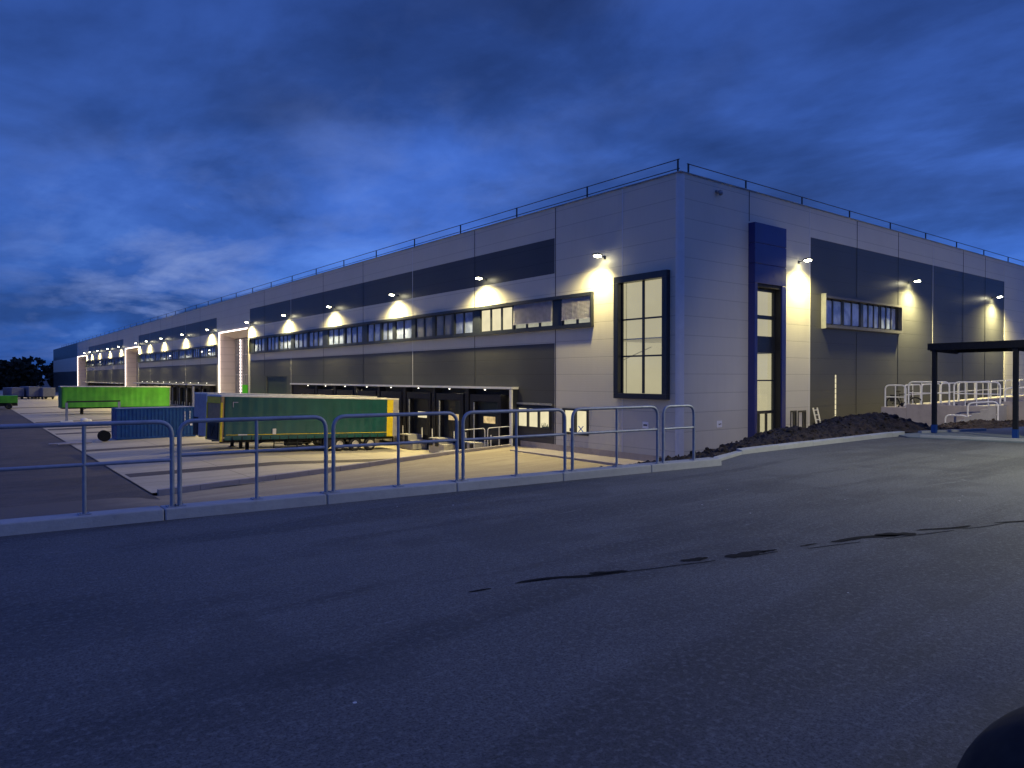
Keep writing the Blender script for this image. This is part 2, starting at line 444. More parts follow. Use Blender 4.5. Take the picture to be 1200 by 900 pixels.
# western asphalt of the yard (left of the slab edge), one sheet
structure('yard', grid([-400, -200, -100, -60, -40, -30, -22.3], [-14.0, 0, 11.6, 30, 60, 120, 260, 600], lambda x, y: -3.56), M['yard'])
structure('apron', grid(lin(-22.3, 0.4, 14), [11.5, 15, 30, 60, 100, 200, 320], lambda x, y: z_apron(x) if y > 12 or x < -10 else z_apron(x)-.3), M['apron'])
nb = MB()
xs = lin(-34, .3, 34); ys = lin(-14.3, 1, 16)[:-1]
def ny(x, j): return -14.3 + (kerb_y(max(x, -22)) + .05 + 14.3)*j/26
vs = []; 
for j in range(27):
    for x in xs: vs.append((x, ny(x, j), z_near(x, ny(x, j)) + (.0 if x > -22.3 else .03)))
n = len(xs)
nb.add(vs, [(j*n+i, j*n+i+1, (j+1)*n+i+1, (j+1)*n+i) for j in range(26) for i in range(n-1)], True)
structure('beige_track', nb, M['beige_ground'])
# upstand kerb between beige track and dock slab
kb = MB(); xx = lin(-22.05, -.35, 12)
for a, b in zip(xx, xx[1:]):
    b2 = b-.012
    kb.hexa([(a, kerb_y(a), -4.5), (b2, kerb_y(b2), -4.5), (b2, kerb_y(b2)+.3, -4.5), (a, kerb_y(a)+.3, -4.5)],
            [(a, kerb_y(a), kerb_top(a)), (b2, kerb_y(b2), kerb_top(b2)), (b2, kerb_y(b2)+.3, kerb_top(b2)), (a, kerb_y(a)+.3, kerb_top(a))])
structure('yard_kerb', kb, M['wallconc'], bevel=.015)
# darker bands running across the slab
db = MB()
for y0, y1 in ((17.6, 19.2), (33.5, 35.0), (52, 53.6), (58.5, 60.8), (73, 74.5), (98, 100), (120, 123)):
    xs_ = lin(-22.1, -2, 10)
    for a, b in zip(xs_, xs_[1:]):
        db.add([(a, y0, z_apron(a)+.006), (b, y0, z_apron(b)+.006), (b, y1, z_apron(b)+.006), (a, y1, z_apron(a)+.006)], [(0, 1, 2, 3)])
structure('dark_band', db, M['yard'])
# gravel strip by the foot of the hall
gs = MB(); gs.box(-2.0, -.01, -.6, 11.6, -3.4, -2.86); structure('foundation_strip', gs, M['wallconc'])

# road sheet
rp = MB()
pts = [(-500, ky(-500)+.1), (-60, ky(-60)+.1), (-17.9, ky(-17.9)+.1), (-15.8, -14.35), (-9.2, -14.3), (-8.2, -14.4), (10, -16.0), (500, -16), (500, -500), (-500, -500)]
pts[0] = (-500, -10)
rp.add([(x, y, 0) for x, y in pts], [tuple(range(len(pts)))[::-1]])
structure('road', rp, M['road'])
# retaining wall under the road edge
rw = MB()
for a, b in ((-60, -17.75),):
    rw.hexa([(a, ky(a)-.1, -4.5), (b, ky(b)-.1, -4.5), (b, ky(b)+.13, -4.5), (a, ky(a)+.13, -4.5)],
            [(a, ky(a)-.1, -.004), (b, ky(b)-.1, -.004), (b, ky(b)+.13, -.004), (a, ky(a)+.13, -.004)])
structure('retaining_wall', rw, M['wallconc'])
# raised kerb under the railing, in lengths
kx = [-40+2.0*i for i in range(12)] + [-17.8]
kx = [-44.3 + 1.9*i for i in range(15)]
kx = [x for x in kx if x < -18.6] + [-17.82]
kk = MB()
for a, b in zip(kx, kx[1:]):
    b2 = b-.01
    kk.hexa([(a, ky(a)-.13, -.1), (b2, ky(b2)-.13, -.1), (b2, ky(b2)+.17, -.1), (a, ky(a)+.17, -.1)],
            [(a, ky(a)-.12, .13), (b2, ky(b2)-.12, .13), (b2, ky(b2)+.17, .13), (a, ky(a)+.17, .13)])
structure('kerb', kk, M['kerbconc'], bevel=.015)
# laid kerb along the soil
k2 = MB()
path = [(-17.75, -15.1), (-17.2, -14.75), (-15.9, -14.38), (-14.4, -14.33), (-12.9, -14.32), (-11.4, -14.30), (-9.9, -14.27), (-8.6, -14.25), (-8.0, -14.32)]
for i, ((a, b), (c, d)) in enumerate(zip(path, path[1:])):
    hh = .07 if i < 2 else .12
    k2.hexa([(a, b, -.1), (c, d, -.1), (c, d+.14, -.1), (a, b+.14, -.1)], [(a, b, hh-.03), (c, d, hh), (c, d+.14, hh), (a, b+.14, hh)])
structure('kerb', k2, M['kerbconc'], bevel=.01)
# concrete pad of the shelter
pd = MB(); pl = [(-8.7, -14.7), (-8.0, -17.4), (-7.0, -30), (8, -30), (8, -15.8), (-2.0, -15.3), (-7.2, -14.1), (-8.1, -14.1)]
pd.add([(x, y, .03) for x, y in pl] + [(x, y, -.1) for x, y in pl], [tuple(range(8))[::-1]] + [(i, (i+1) % 8, (i+1) % 8+8, i+8) for i in range(8)])
structure('pavement', pd, M['padconc'])
p2 = MB()
for a, b in (((-8.55, -14.95), (-7.6, -17.6)), ((-7.1, -14.35), (-4.4, -15.1))):
    p2.bar((*a, .045), (*b, .045), .12, .09)
structure('pavement_edging', p2, M['kerbconc'])
# damp seam
def blob(mb, cx, cy, L, wd, ang, seed):
    rnd = random.Random(seed); n = 26; vs = []
    for i in range(n):
        t = 2*math.pi*i/n
        rr = 1+rnd.uniform(-.35, .25)
        x = L/2*math.cos(t)*(1+rnd.uniform(-.05, .05)); y = wd/2*math.copysign(abs(math.sin(t))**.8, math.sin(t))*rr
        y += .03*math.sin(x*7+seed)
        vs.append((cx+x*math.cos(ang)-y*math.sin(ang), cy+x*math.sin(ang)+y*math.cos(ang), .004))
    vs.append((cx, cy, .004)); mb.add(vs, [(i, (i+1) % n, n) for i in range(n)])
ds = MB(); an = math.atan2(-19.09+18.83, -24.65+25.62)
for i, (x, y, L, wd) in enumerate(((-25.12, -18.97, .95, .055), (-24.75, -19.06, .35, .085), (-23.83, -19.23, .30, .09), (-23.30, -19.42, .50, .14), (-23.02, -19.50, .2, .05), (-21.75, -19.78, .95, .10), (-21.35, -19.91, .5, .16), (-20.6, -20.1, .8, .06), (-19.4, -20.5, 1.0, .05), (-25.9, -18.8, .2, .03), (-22.5, -19.6, .25, .03))):
    blob(ds, x, y, L, wd, an-.05, i+3)
px_, py_ = -25.0, -18.62+1.6*math.tan(an)*.98; rnd = random.Random(9)
while px_ < -15.5:
    nx_ = px_+rnd.uniform(.12, .4); ny_ = -18.62 + (nx_+26.6)*math.tan(an)*.98 + rnd.uniform(-.02, .02)
    if rnd.random() < .72: ds.add([(px_, py_-.006, .0045), (nx_, ny_-.006, .0045), (nx_, ny_+.008, .0045), (px_, py_+.008, .0045)], [(0, 1, 2, 3)])
    px_, py_ = nx_, ny_
structure('damp_road_seam', ds, M['damp'])

# soil bank and heaps
c_m1 = [(-19.5, -.75), (-17.43, -.28), (-15.83, -.24), (-14.6, -.20), (-13.1, -.05), (-12.34, .07), (-11.73, .20), (-11.1, .27), (-10.4, .12), (-9.3, .28), (-8.07, .44), (-6.74, .52), (-5.6, .42), (-4.7, .22), (-3.9, -.15), (-3.2, -.34), (-.5, -.32), (1.1, -.20), (3.0, -.16), (5.4, -.2), (6.4, -.3), (7.5, -.2), (9, -.3), (14, -.8)]
from mathutils import noise as mn
def soil_z(x, y):
    ycr = -12.6 if x < -4 else -12.0
    edge = -14.2 if x < -8 else lerp(x, [(-8, -14.1), (-2, -15.2), (8, -15.8)])
    base = lerp(y, [(edge, -.02), (edge+1.4, -.30), (-9, -1.2), (-5, -2.35), (0, -2.62)])
    c = lerp(x, c_m1); d = (y-ycr)
    wdt = 1.15 if d < 0 else 2.3
    m = max(0, c - lerp(ycr, [(edge, -.02), (edge+1.4, -.30), (-9, -1.2)]))
    z = base + m*math.exp(-(d/wdt)**2)
    k = min(1, max(0, (y-edge)/.5))
    nz = mn.fractal(Vector((x*1.3, y*1.3, 0)), 1, 2, 5)*.10 + abs(mn.noise(Vector((x*3.5, y*3.5, 3))))*.11*(1 if x > -15 else .5)
    nz += mn.noise(Vector((x*9, y*9, 1)))*.07
    z = z + nz*k - .02*(1-k) - .03
    t = min(1, max(0, (x+21.2)/3.4)); t = t*t*(3-2*t)
    return z*t + (-3.5)*(1-t)
so = grid(lin(-21.3, 7.2, 320), lin(-16, -.02, 180), soil_z)
# trim the sheet to lie behind the kerb line
keep = []
def inside(x, y):
    e = ky(x)+.16 if x < -17.7 else (-14.9+(x+17.7)*.3 if x < -15.9 else (-14.2 if x < -8 else lerp(x, [(-8, -14.12), (-2, -15.3), (8, -15.85)])))
    return y > e
for f, mi, s_ in zip(so.f, so.m, so.smooth):
    if all(inside(so.v[i][0], so.v[i][1]) for i in f): keep.append(f)
so.f = keep; so.m = [0]*len(keep); so.smooth = [False]*len(keep)
o = structure('soil_bank', so, M['soil'])
bs = MB(); bs.add([(-21, ky(-21)+.1, -3.6), (90, -17, -3.2), (90, .2, -2.66), (-.5, .2, -2.66), (-1.8, -3, -3.2), (-14, -6, -3.5)], [(0, 1, 2, 3, 4, 5)])
structure('ground_strip', bs, M['soil'])
# clods and stones lying on the heaps
rnd = random.Random(21); cb = MB()
for k in range(2200):
    x = rnd.uniform(-18.5, 7); y = rnd.uniform(-14.0, -9.5)
    if not inside(x, y-.1): continue
    z = soil_z(x, y); r = abs(rnd.gauss(0, .022)) + .015
    v0 = len(cb.v); cb.sphere((x, y, z+r*.25), r, 6, 4, (rnd.uniform(.7, 1.5), rnd.uniform(.7, 1.4), rnd.uniform(.6, 1)))
    for q in range(v0, len(cb.v)):
        a = cb.v[q]; cb.v[q] = (a[0]+rnd.uniform(-1, 1)*r*.18, a[1]+rnd.uniform(-1, 1)*r*.18, a[2]+rnd.uniform(-1, 1)*r*.15)
tag(build('soil_clods', cb, M['soil']), 'loose clods and stones scattered over the dark soil heaps', 'rubble', kind='stuff')

# ------------------------------------------------------------------ the hall
FL = -2.6; TOP = 12.1
hall = thing('logistics_hall', 'very long white and dark grey panelled warehouse hall with lit windows', 'building', (0, 0, FL))
def cells(a0, a1, z0, z1, holes):
    """rectangles covering the wall minus the holes"""
    A = sorted({a0, a1, *[min(max(h[0], a0), a1) for h in holes], *[min(max(h[1], a0), a1) for h in holes]})
    out = []
    for p, q in zip(A, A[1:]):
        if q-p < 1e-6: continue
        mid = (p+q)/2; hs = sorted([(h[2], h[3]) for h in holes if h[0] <= mid <= h[1]])
        z = z0
        for lo, hi in hs:
            if lo > z: out.append((p, q, z, min(lo, z1)))
            z = max(z, hi)
        if z < z1: out.append((p, q, z, z1))
    return out
def wall_left(mb, y0, y1, z0, z1, holes=(), xo=0.0):
    for p, q, a, b in cells(y0, y1, z0, z1, list(holes)): mb.box(xo, .22, p, q, a, b)
def wall_right(mb, x0, x1, z0, z1, holes=(), yo=0.0):
    for p, q, a, b in cells(x0, x1, z0, z1, list(holes)): mb.box(p, q, yo, .22, a, b)

# window openings on the long side (y0, y1, z0, z1)
tall = (.66, 4.42, .48, 7.2)
small = (6.65, 8.88, -1.78, -.22)
three = (10.0, 13.4, -1.66, -.24)
WB = (6.24, 67.4, 4.58, 6.6)
WB2 = (82.1, 137.2, 4.5, 6.28); WB3 = (152.5, 211.2, 4.5, 6.28)
portals = [(68.5, 80.85), (137.65, 151.6), (211.8, 230.0)]
pholes = [(a, b, -5, 7.8) for a, b in portals]
darks = [(9.67, 67.6, 8.05, 10.23), (9.67, 67.6, -5, 3.75), (82.05, 137.2, 7.9, 10.1), (82.05, 137.2, -5, 3.6), (154, 207, 7.9, 10.1), (152.5, 211.2, -5, 3.5), (231, 300, 7.9, 12.11), (231, 300, -5, 3.5)]
mb = MB(); wall_left(mb, .30, 300, -3.4, TOP, [tall, small, WB, WB2, WB3] + pholes + darks)
build('wall', mb, M['white_panel'], hall)
mb = MB()
dock_gap = (14.0, 53.6, -5, .9); dock_gap2 = (81.0+1.2, 135.2, -5, .45); dock_gap3 = (154, 208.7, -5, .2)
for d in darks:
    wall_left(mb, d[0], d[1], max(d[2], -4.6), min(d[3], TOP), [three, dock_gap, dock_gap2, dock_gap3, (54.9, 61.6, -5, 1.75)], xo=.012)
o = build('wall', mb, M['dark_panel'], hall); o['label'] = 'dark grey cladding fields on the long side'
# right side
portal_r = (5.94, 9.10, -3.0, 10.29); strip_r = (13.9, 24.72, 4.78, 6.8); slit = (15.58, 15.78, -.9, 1.82)
d1 = (10.3, 10.98, -2.6, -.36); d2 = (11.12, 12.05, -2.6, -.38)
dark_r = (12.53, 45.7, -5, 10.3)
mb = MB(); wall_right(mb, .30, 112, -3.0, TOP, [portal_r, d1, d2, dark_r])
build('wall', mb, M['white_panel'], hall)
mb = MB(); wall_right(mb, 12.53, 45.7, -3.0, 10.3, [strip_r, slit], yo=.012)
o = build('wall', mb, M['dark_panel'], hall); o['label'] = 'large dark grey cladding field on the short side'
# rounded corner trim
mb = MB(); n = 8
arc = [(.30-.30*math.cos(t), .30-.30*math.sin(t)) for t in [math.pi/2*i/n for i in range(n+1)]]
arc = [(.30-.32*math.cos(t), .30-.32*math.sin(t)) for t in [math.pi/2*i/n for i in range(n+1)]]
vs = [(x, y, z) for z in (-3.0, TOP) for x, y in arc]
mb.add(vs, [(i, i+1, i+n+2, i+n+1) for i in range(n)], True)
build('corner_trim', mb, M['palecoat'], hall)
# roof, parapet cap, back walls
mb = MB(); mb.box(.25, 112, .25, 300, TOP-.6, TOP-.45); build('roof', mb, M['roofsheet'], hall)
mb = MB(); mb.box(-.05, .35, -.05, 300.1, TOP, TOP+.06); mb.box(.352, 112, -.05, .35, TOP, TOP+.06)
build('parapet_cap', mb, M['greytrim'], hall)
mb = MB(); mb.box(.23, 112, 299.8, 300, -4, TOP-.01); mb.box(111.8, 112, .23, 299.7, -4, TOP-.01)
build('wall', mb, M['white_panel'], hall)
# plinth
mb = MB(); mb.box(-.03, .2, .3, 13.0, -3.4, -2.5); mb.box(.3, 6.1, -.03, .2, -3.4, -2.5); build('plinth', mb, M['wallconc'], hall)
# cover strips over the vertical joints
seamsL = [4.0, 9.58, 18.25, 27.0, 35.9, 44.8, 53.6, 62.2] + [90.8+8.9*i for i in range(6)] + [161+8.9*i for i in range(6)]
for i, y in enumerate(seamsL):
    mb = MB()
    segs = cells(y-.03, y+.03, -2.5, TOP-.02, [tall, small, WB, WB2, WB3, three, dock_gap, dock_gap2, dock_gap3])
    for p, q, a, b in segs:
        if b-a < .1: continue
        mb = MB(); mb.box(-.012, -.001, p, q, a, b)
        build('cover_strip', mb, M['palecoat'] if i % 3 == 0 else M['frame'], hall)
for i, x in enumerate([6.0, 12.4, 18.4, 24.5, 30.4, 36.3, 41.1, 45.74] + [51.6+6*i for i in range(9)]):
    mb = MB()
    if i == 0: rng = [(10.4, TOP-.02)]
    elif i == 2: rng = [(-2.6, 4.6), (6.95, TOP-.02)]
    else: rng = [(-2.6, TOP-.02)]
    for a, b in rng:
        mb = MB(); mb.box(x-.03, x+.03, -.012, -.001, a, b)
        build('cover_strip', mb, M['palecoat'] if i in (1, 4, 7) else M['frame'], hall)

# tall corner window with a stair hall behind it
def room(name, x0, x1, y0, y1, z0, z1, openside, mat, parent):
    """box open on one side"""
    mb = MB(); t = .1
    if openside == 'x':
        mb.box(x1, x1+t, y0, y1, z0, z1)
    else: mb.box(x0, x1, y1, y1+t, z0, z1)
    mb.box(x0, x1, y0, y1, z1, z1+t); mb.box(x0, x1, y0, y1, z0-t, z0)
    if openside == 'x': mb.box(x0, x1, y0-t, y0, z0, z1); mb.box(x0, x1, y1, y1+t, z0, z1)
    else: mb.box(x0-t, x0, y0, y1, z0, z1); mb.box(x1, x1+t, y0, y1, z0, z1)
    return build(name, mb, mat, parent)
def area(name, loc, rot, sx, sy, e, c=(1, .86, .56), spread=180):
    d = bpy.data.lights.new(name, 'AREA'); d.shape = 'RECTANGLE'; d.size = sx; d.size_y = sy; d.energy = e; d.color = c; d.spread = R(spread)
    o = bpy.data.objects.new(name, d); col.objects.link(o); o.location = loc; o.rotation_euler = rot; return o
def spot(name, loc, direction, e, size, blend, c, rad=.08):
    d = bpy.data.lights.new(name, 'SPOT'); d.energy = e; d.spot_size = R(size); d.spot_blend = blend; d.color = c; d.shadow_soft_size = rad
    o = bpy.data.objects.new(name, d); col.objects.link(o); o.location = loc
    o.rotation_euler = Vector(direction).to_track_quat('-Z', 'Y').to_euler(); return o

wn = thing('window', None, None, (0, 2.5, 4)); wn.parent = hall; wn.location = (0, 2.5, 4-FL)
wn['label'] = 'tall six pane window with heavy dark frame at the building corner'
y0, y1, z0, z1 = tall; mb = MB(); F = .36
mb.box(-.28, .2, y0, y1, z1-F, z1); mb.box(-.28, .2, y0, y1, z0, z0+F*.8)
mb.box(-.28, .2, y0, y0+F*.9, z0+F*.8+.002, z1-F-.002); mb.box(-.28, .2, y1-F*.9, y1, z0+F*.8+.002, z1-F-.002)
build('frame', mb, M['frame'], wn, bevel=.01)
mb = MB(); ym = (y0+y1)/2
mb.box(.05, .13, ym-.07, ym+.07, z0+.3, z1-.37)
for k in (1, 2):
    zk = z0+.3 + (z1-z0-.66)*k/3; mb.box(.052, .128, y0+.33, ym-.072, zk-.045, zk+.045); mb.box(.052, .128, ym+.072, y1-.33, zk-.045, zk+.045)
for a, b in ((y0+.325, y0+.40), (y1-.40, y1-.325)): mb.box(.05, .13, a, b, z0+.3, z1-.37)
build('glazing_bar', mb, M['frame'], wn)
mb = MB(); mb.box(.085, .095, y0+.3, y1-.3, z0+.28, z1-.36); build('pane', mb, M['clear'], wn)
room('stair_hall', .3, 4.6, .7, 5.8, -.6, 7.6, 'x', M['litroom'], wn)
mb = MB(); mb.bar((.5, 5.72, 2.2), (4.4, 5.72, 3.5), .03, .05); mb.box(1.0, 1.03, 5.72, 5.78, -.5, 7.4); mb.box(2.2, 2.22, 5.72, 5.78, -.5, 7.4)
build('stair_rail', mb, M['palecoat'], wn)
mb = MB(); mb.box(.5, 4.5, .8, 5.7, 3.74, 3.80); build('landing', mb, M['palecoat'], wn)

def lit_window(y0, y1, z0, z1, npanes, label, extra=None):
    wn = bpy.data.objects.new('window', None); col.objects.link(wn); wn.parent = hall; wn.location = (0, y0, z0-FL); wn['label'] = label
    F = .13; mb = MB(); wd = (y1-y0-F)/npanes
    mb.box(-.08, .2, y0, y1, z1-F, z1); mb.box(-.08, .2, y0, y1, z0, z0+F)
    for k in range(npanes+1):
        a = y0 + k*wd; mb.box(-.08, .2, a, a+F, z0+F+.001, z1-F-.001)
    build('frame', mb, M['frame'], wn)
    mb = MB()
    for k in range(npanes): mb.box(.06, .08, y0+k*wd+F, y0+(k+1)*wd, z0+F, z1-F)
    build('pane', mb, M['lit'], wn)
    return wn
wa = lit_window(*small, 2, 'low two pane lit window beside the white panels')
mb = MB()
for s_ in (1, -1): mb.bar((.04, 7.35-.2*s_, -1.6), (.04, 7.35+.2*s_, -1.25), .02, .09, (1, 0, 0))
build('sticker', mb, M['bluemark'], wa)
mb = MB(); mb.box(.03, .05, 8.0, 8.35, -1.62, -1.42); build('sill_clutter', mb, M['intdark'], wa)
wa = lit_window(*three, 3, 'low three pane lit window in the dark panels')
mb = MB()
for k in range(14):
    a = 10.3+.05*k; mb.bar((.045, a, -1.5), (.045, a+random.uniform(-.1, .1), -1.5+random.uniform(.08, .3)), .01, .03, (1, 0, 0))
mb.box(.03, .05, 10.25, 10.9, -1.53, -1.48); build('plant', mb, M['greendark'], wa)
mb = MB(); mb.box(-.1, .012, 9.9, 13.9, -.12, 0.0); build('lintel', mb, M['greytrim'], wa)

# window bands
def band(y0, y1, z0, z1, mods, label):
    wb = bpy.data.objects.new('window_band', None); col.objects.link(wb); wb.parent = hall; wb.location = (0, y0, z0-FL); wb['label'] = label
    mb = MB(); F = .2
    mb.box(-.2, .2, y0, y1, z1-F, z1); mb.box(-.2, .2, y0, y1, z0, z0+F)
    mb.box(-.2, .2, y0, y0+.12, z0+F+.001, z1-F-.001); mb.box(-.2, .2, y1-.12, y1, z0+F+.001, z1-F-.001)
    edges = [y0+.12] + [v for m_ in mods for v in m_[:2]] + [y1-.12]
    for a, b in zip(edges[::2], edges[1::2]):
        if b-a > .02: mb.box(.0, .2, a, b, z0+F+.001, z1-F-.001)
    build('frame', mb, M['frame'], wb)
    for (a, b, nP, kind) in mods:
        wd = (b-a)/nP; f = .09
        mb = MB()
        for k in range(nP): mb.box(.10, .12, a+k*wd+f, a+(k+1)*wd-f, z0+F+.08, z1-F-.08)
        mt = {'lit': M['lit'], 'pale': M['palepane'], 'dark': M['pane'], 'slat': M['slatpane'], 'blindlit': M['litdim']}[kind]
        mb2 = MB()
        for k in range(nP+1):
            c0 = max(a, a+k*wd-f); c1 = min(b, a+k*wd+f); mb2.box(.04, .18, c0, c1, z0+F+.002, z1-F-.002)
        mb2.box(.041, .179, a+f, b-f, z0+F+.002, z0+F+.08); mb2.box(.041, .179, a+f, b-f, z1-F-.08, z1-F-.002)
        pn = build('pane', mb, mt, wb)
        build('sash', mb2, M['frame'], wb)
        if kind == 'blindlit':
            bl = MB(); zb = z0+F+.36; nn = int((z1-F-zb)/.075)
            for k in range(nn):
                zz_ = zb+k*.075; bl.hexa([(-.10, a+.03, zz_), (-.03, a+.03, zz_+.035), (-.03, b-.03, zz_+.035), (-.10, b-.03, zz_)], [(-.10, a+.03, zz_+.006), (-.03, a+.03, zz_+.041), (-.03, b-.03, zz_+.041), (-.10, b-.03, zz_+.006)])
            bl.box(-.11, -.02, a+.02, b-.02, zb-.05, zb-.015); bl.box(-.03, -.02, a+.03, b-.03, zb, z1-F)
            for q in range(1, 5): bl.box(-.108, -.104, a+(b-a)*q/5-.01, a+(b-a)*q/5+.01, zb, z1-F)
            build('blind', bl, M['blind'], wb)
        elif kind in ('dark', 'slat'):
            bl = MB()
            nn = max(3, int((b-a)/.5))
            for k in range(nP):
                s0 = a+k*wd+f; s1 = a+(k+1)*wd-f
                hh = random.choice([.0, .0, .35]) if kind == 'slat' else 0
                bl.box(.095, .099, s0+.08+random.uniform(0, .1), s1-.04, z0+F+.1+hh, z1-F-.12)
            build('blind', bl, M['slatpane'] if kind == 'slat' else M['palepane'], wb)
    return wb
mods = [(6.4, 8.97, 2, 'blindlit'), (9.84, 13.74, 3, 'blindlit'), (13.9, 17.6, 3, 'lit'), (18.5, 20.9, 2, 'pale'), (21.25, 23.6, 2, 'slat'), (24.0, 26.6, 2, 'slat'),
        (27.2, 29.9, 2, 'pale'), (30.4, 32.3, 2, 'dark'), (32.65, 35.1, 2, 'pale'), (36.1, 39.7, 3, 'dark'), (40.1, 43.7, 3, 'dark'), (45.0, 48.7, 3, 'dark'), (49.2, 52.8, 3, 'dark'), (53.7, 57.3, 3, 'dark'), (57.7, 61.3, 3, 'dark'), (62.3, 66.0, 3, 'dark')]
band(*WB, mods, 'long dark ribbon of windows nearest the corner, three panes lit')
def auto(y0, y1, lits):
    out = []; y = y0+.6; i = 0
    while y+3.7 < y1: out.append((y, y+3.6, 3, 'dark')); y += 4.45; i += 1
    return out
band(*WB2, auto(82.1, 137.2, ()), 'second ribbon of windows between the light portals')
band(*WB3, auto(152.5, 211.2, ()), 'farthest ribbon of windows between the light portals')
# lit ceiling lamps that can be made out in the far ribbons
mb = MB()
for y, z in ((86.2, 5.6), (86.2, 5.1), (90, 5.5), (110.5, 5.35), (187, 5.6)): mb.box(.02, .035, y-.35, y+.35, z-.07, z+.07)
build('office_lamp', mb, M['tinylamp'], hall)
# strip window on the short side
wb = bpy.data.objects.new('window_band', None); col.objects.link(wb); wb.parent = hall; wb.location = (14, 0, 5-FL); wb['label'] = 'ribbon window with pale box frame on the short side'
x0, x1, z0, z1 = strip_r; mb = MB()
mb.box(x0, x1, -.26, .2, z1-.14, z1); mb.box(x0, x1, -.26, .2, z0, z0+.2); mb.box(x1-.2, x1, -.26, .2, z0+.201, z1-.141)
build('frame', mb, M['midtrim'], wb)
mb = MB(); mb.box(x0-.06, x0-.001, -.30, .012, z0-.06, z1+.12); build('end_cap', mb, M['greytrim'], wb)
xs_ = [x0+.25, 16.5, 18.95, 19.3, 21.8, 24.4]
mb = MB(); mb2 = MB()
for a, b, nP in ((14.15, 16.5, 2), (16.7, 18.9, 2), (19.3, 21.7, 3), (21.95, 24.3, 3)):
    wd = (b-a)/nP
    for k in range(nP): mb.box(a+k*wd+.07, a+(k+1)*wd-.07, .08, .1, z0+.3, z1-.25)
    for k in range(nP+1): mb2.box(a+k*wd-.07, a+k*wd+.07, .03, .15, z0+.2, z1-.14)
mb2.box(18.95, 19.22, .0, .19, z0+.2, z1-.14); mb2.box(24.38, 24.52, .0, .19, z0+.2, z1-.14)
mb2.box(14.1, 24.5, .16, .2, z0+.2, z1-.14)
build('pane', mb, M['palepane'], wb); build('sash', mb2, M['frame'], wb)
# slit light
mb = MB(); mb.box(15.60, 15.76, .02, .05, -.9, 1.8); build('slit_window', mb, M['lit'], hall)
mb = MB()
for k in range(8): mb.box(15.6, 15.76, .005, .018, -.8+k*.34, -.76+k*.34)
build('slit_bar', mb, M['greytrim'], hall)
# entrance portal on the short side
ep = bpy.data.objects.new('entrance_portal', None); col.objects.link(ep); ep.parent = hall; ep.location = (8, 0, 0); ep['label'] = 'tall navy blue entrance frame with glazed stairwell and door'
x0, x1 = 5.93, 9.11; P = -.43; mb = MB()
mb.box(x0, 6.2, P, .2, -3.0, 6.92); mb.box(8.66, x1, P, .2, -3.0, 6.92)
mb.box(x0, x1, P, .2, 6.925, 8.0); mb.box(x0, x1, P, .2, 8.03, 9.15); mb.box(x0, x1, P, .2, 9.18, 10.3)
mb.box(x0+.05, x1-.05, P+.04, .2, 7.99, 9.2)
build('portal_frame', mb, M['navy'], ep, bevel=.02)
mb = MB(); mb.box(8.58, 8.655, P+.06, .2, -2.6, 6.9); mb.box(6.205, 8.575, P+.06, .2, 6.72, 6.92); build('reveal_lining', mb, M['black'], ep)
mb = MB()
def gbar(xa, xb, za, zb, y0=-.02, y1=.1): mb.box(xa, xb, y0, y1, za, zb)
gbar(6.205, 6.3, -2.6, 6.7); gbar(8.42, 8.575, -2.6, 6.7, -.03); gbar(6.3, 8.42, 6.56, 6.7)
gbar(6.3, 8.42, 4.98, 5.2); gbar(6.3, 8.42, 3.05, 4.0, -.015); gbar(6.3, 8.42, 1.42, 1.5); gbar(6.3, 8.42, -.45, -.28)
gbar(7.75, 7.85, -2.55, -.45); gbar(7.0, 7.1, -2.55, -.45)
build('glazing_bar', mb, M['frame'], ep)
mb = MB(); mb.box(6.3, 8.42, .035, .045, -2.5, 6.6); build('pane', mb, M['clear'], ep)
room('stairwell', 6.3, 10.6, .3, 4.2, -2.6, 7.4, 'y', M['litroom'], ep)
mb = MB(); mb.box(6.4, 10.5, .31, 4.1, 3.1, 3.95); build('floor_slab', mb, M['intdark'], ep)
mb = MB(); mb.box(7.95, 8.2, 1.0, 1.05, -1.35, -.9); build('notice', mb, M['orange'], ep)
area('room_light', (2.2, 3.2, 7.4), (0, 0, 0), 3, 3.4, 60, (1, .82, .50))
for (a, b, z0, z1), nm in ((d1, 'side door next to the entrance'), (d2, 'side door with tall pane right of the entrance')):
    dd = bpy.data.objects.new('door', None); col.objects.link(dd); dd.parent = hall; dd.location = (a, 0, z0-FL); dd['label'] = nm
    mb = MB(); mb.box(a, a+.09, -.03, .2, z0, z1); mb.box(b-.09, b, -.03, .2, z0, z1); mb.box(a+.09, b-.09, -.03, .2, z1-.1, z1); mb.box(b-.35, b-.09, .0, .2, z0, z1-.1)
    build('frame', mb, M['frame'], dd)
    mb = MB(); mb.box(a+.09, b-.35, .05, .09, z0, z1-.1); build('door_leaf', mb, M['interior'], dd)
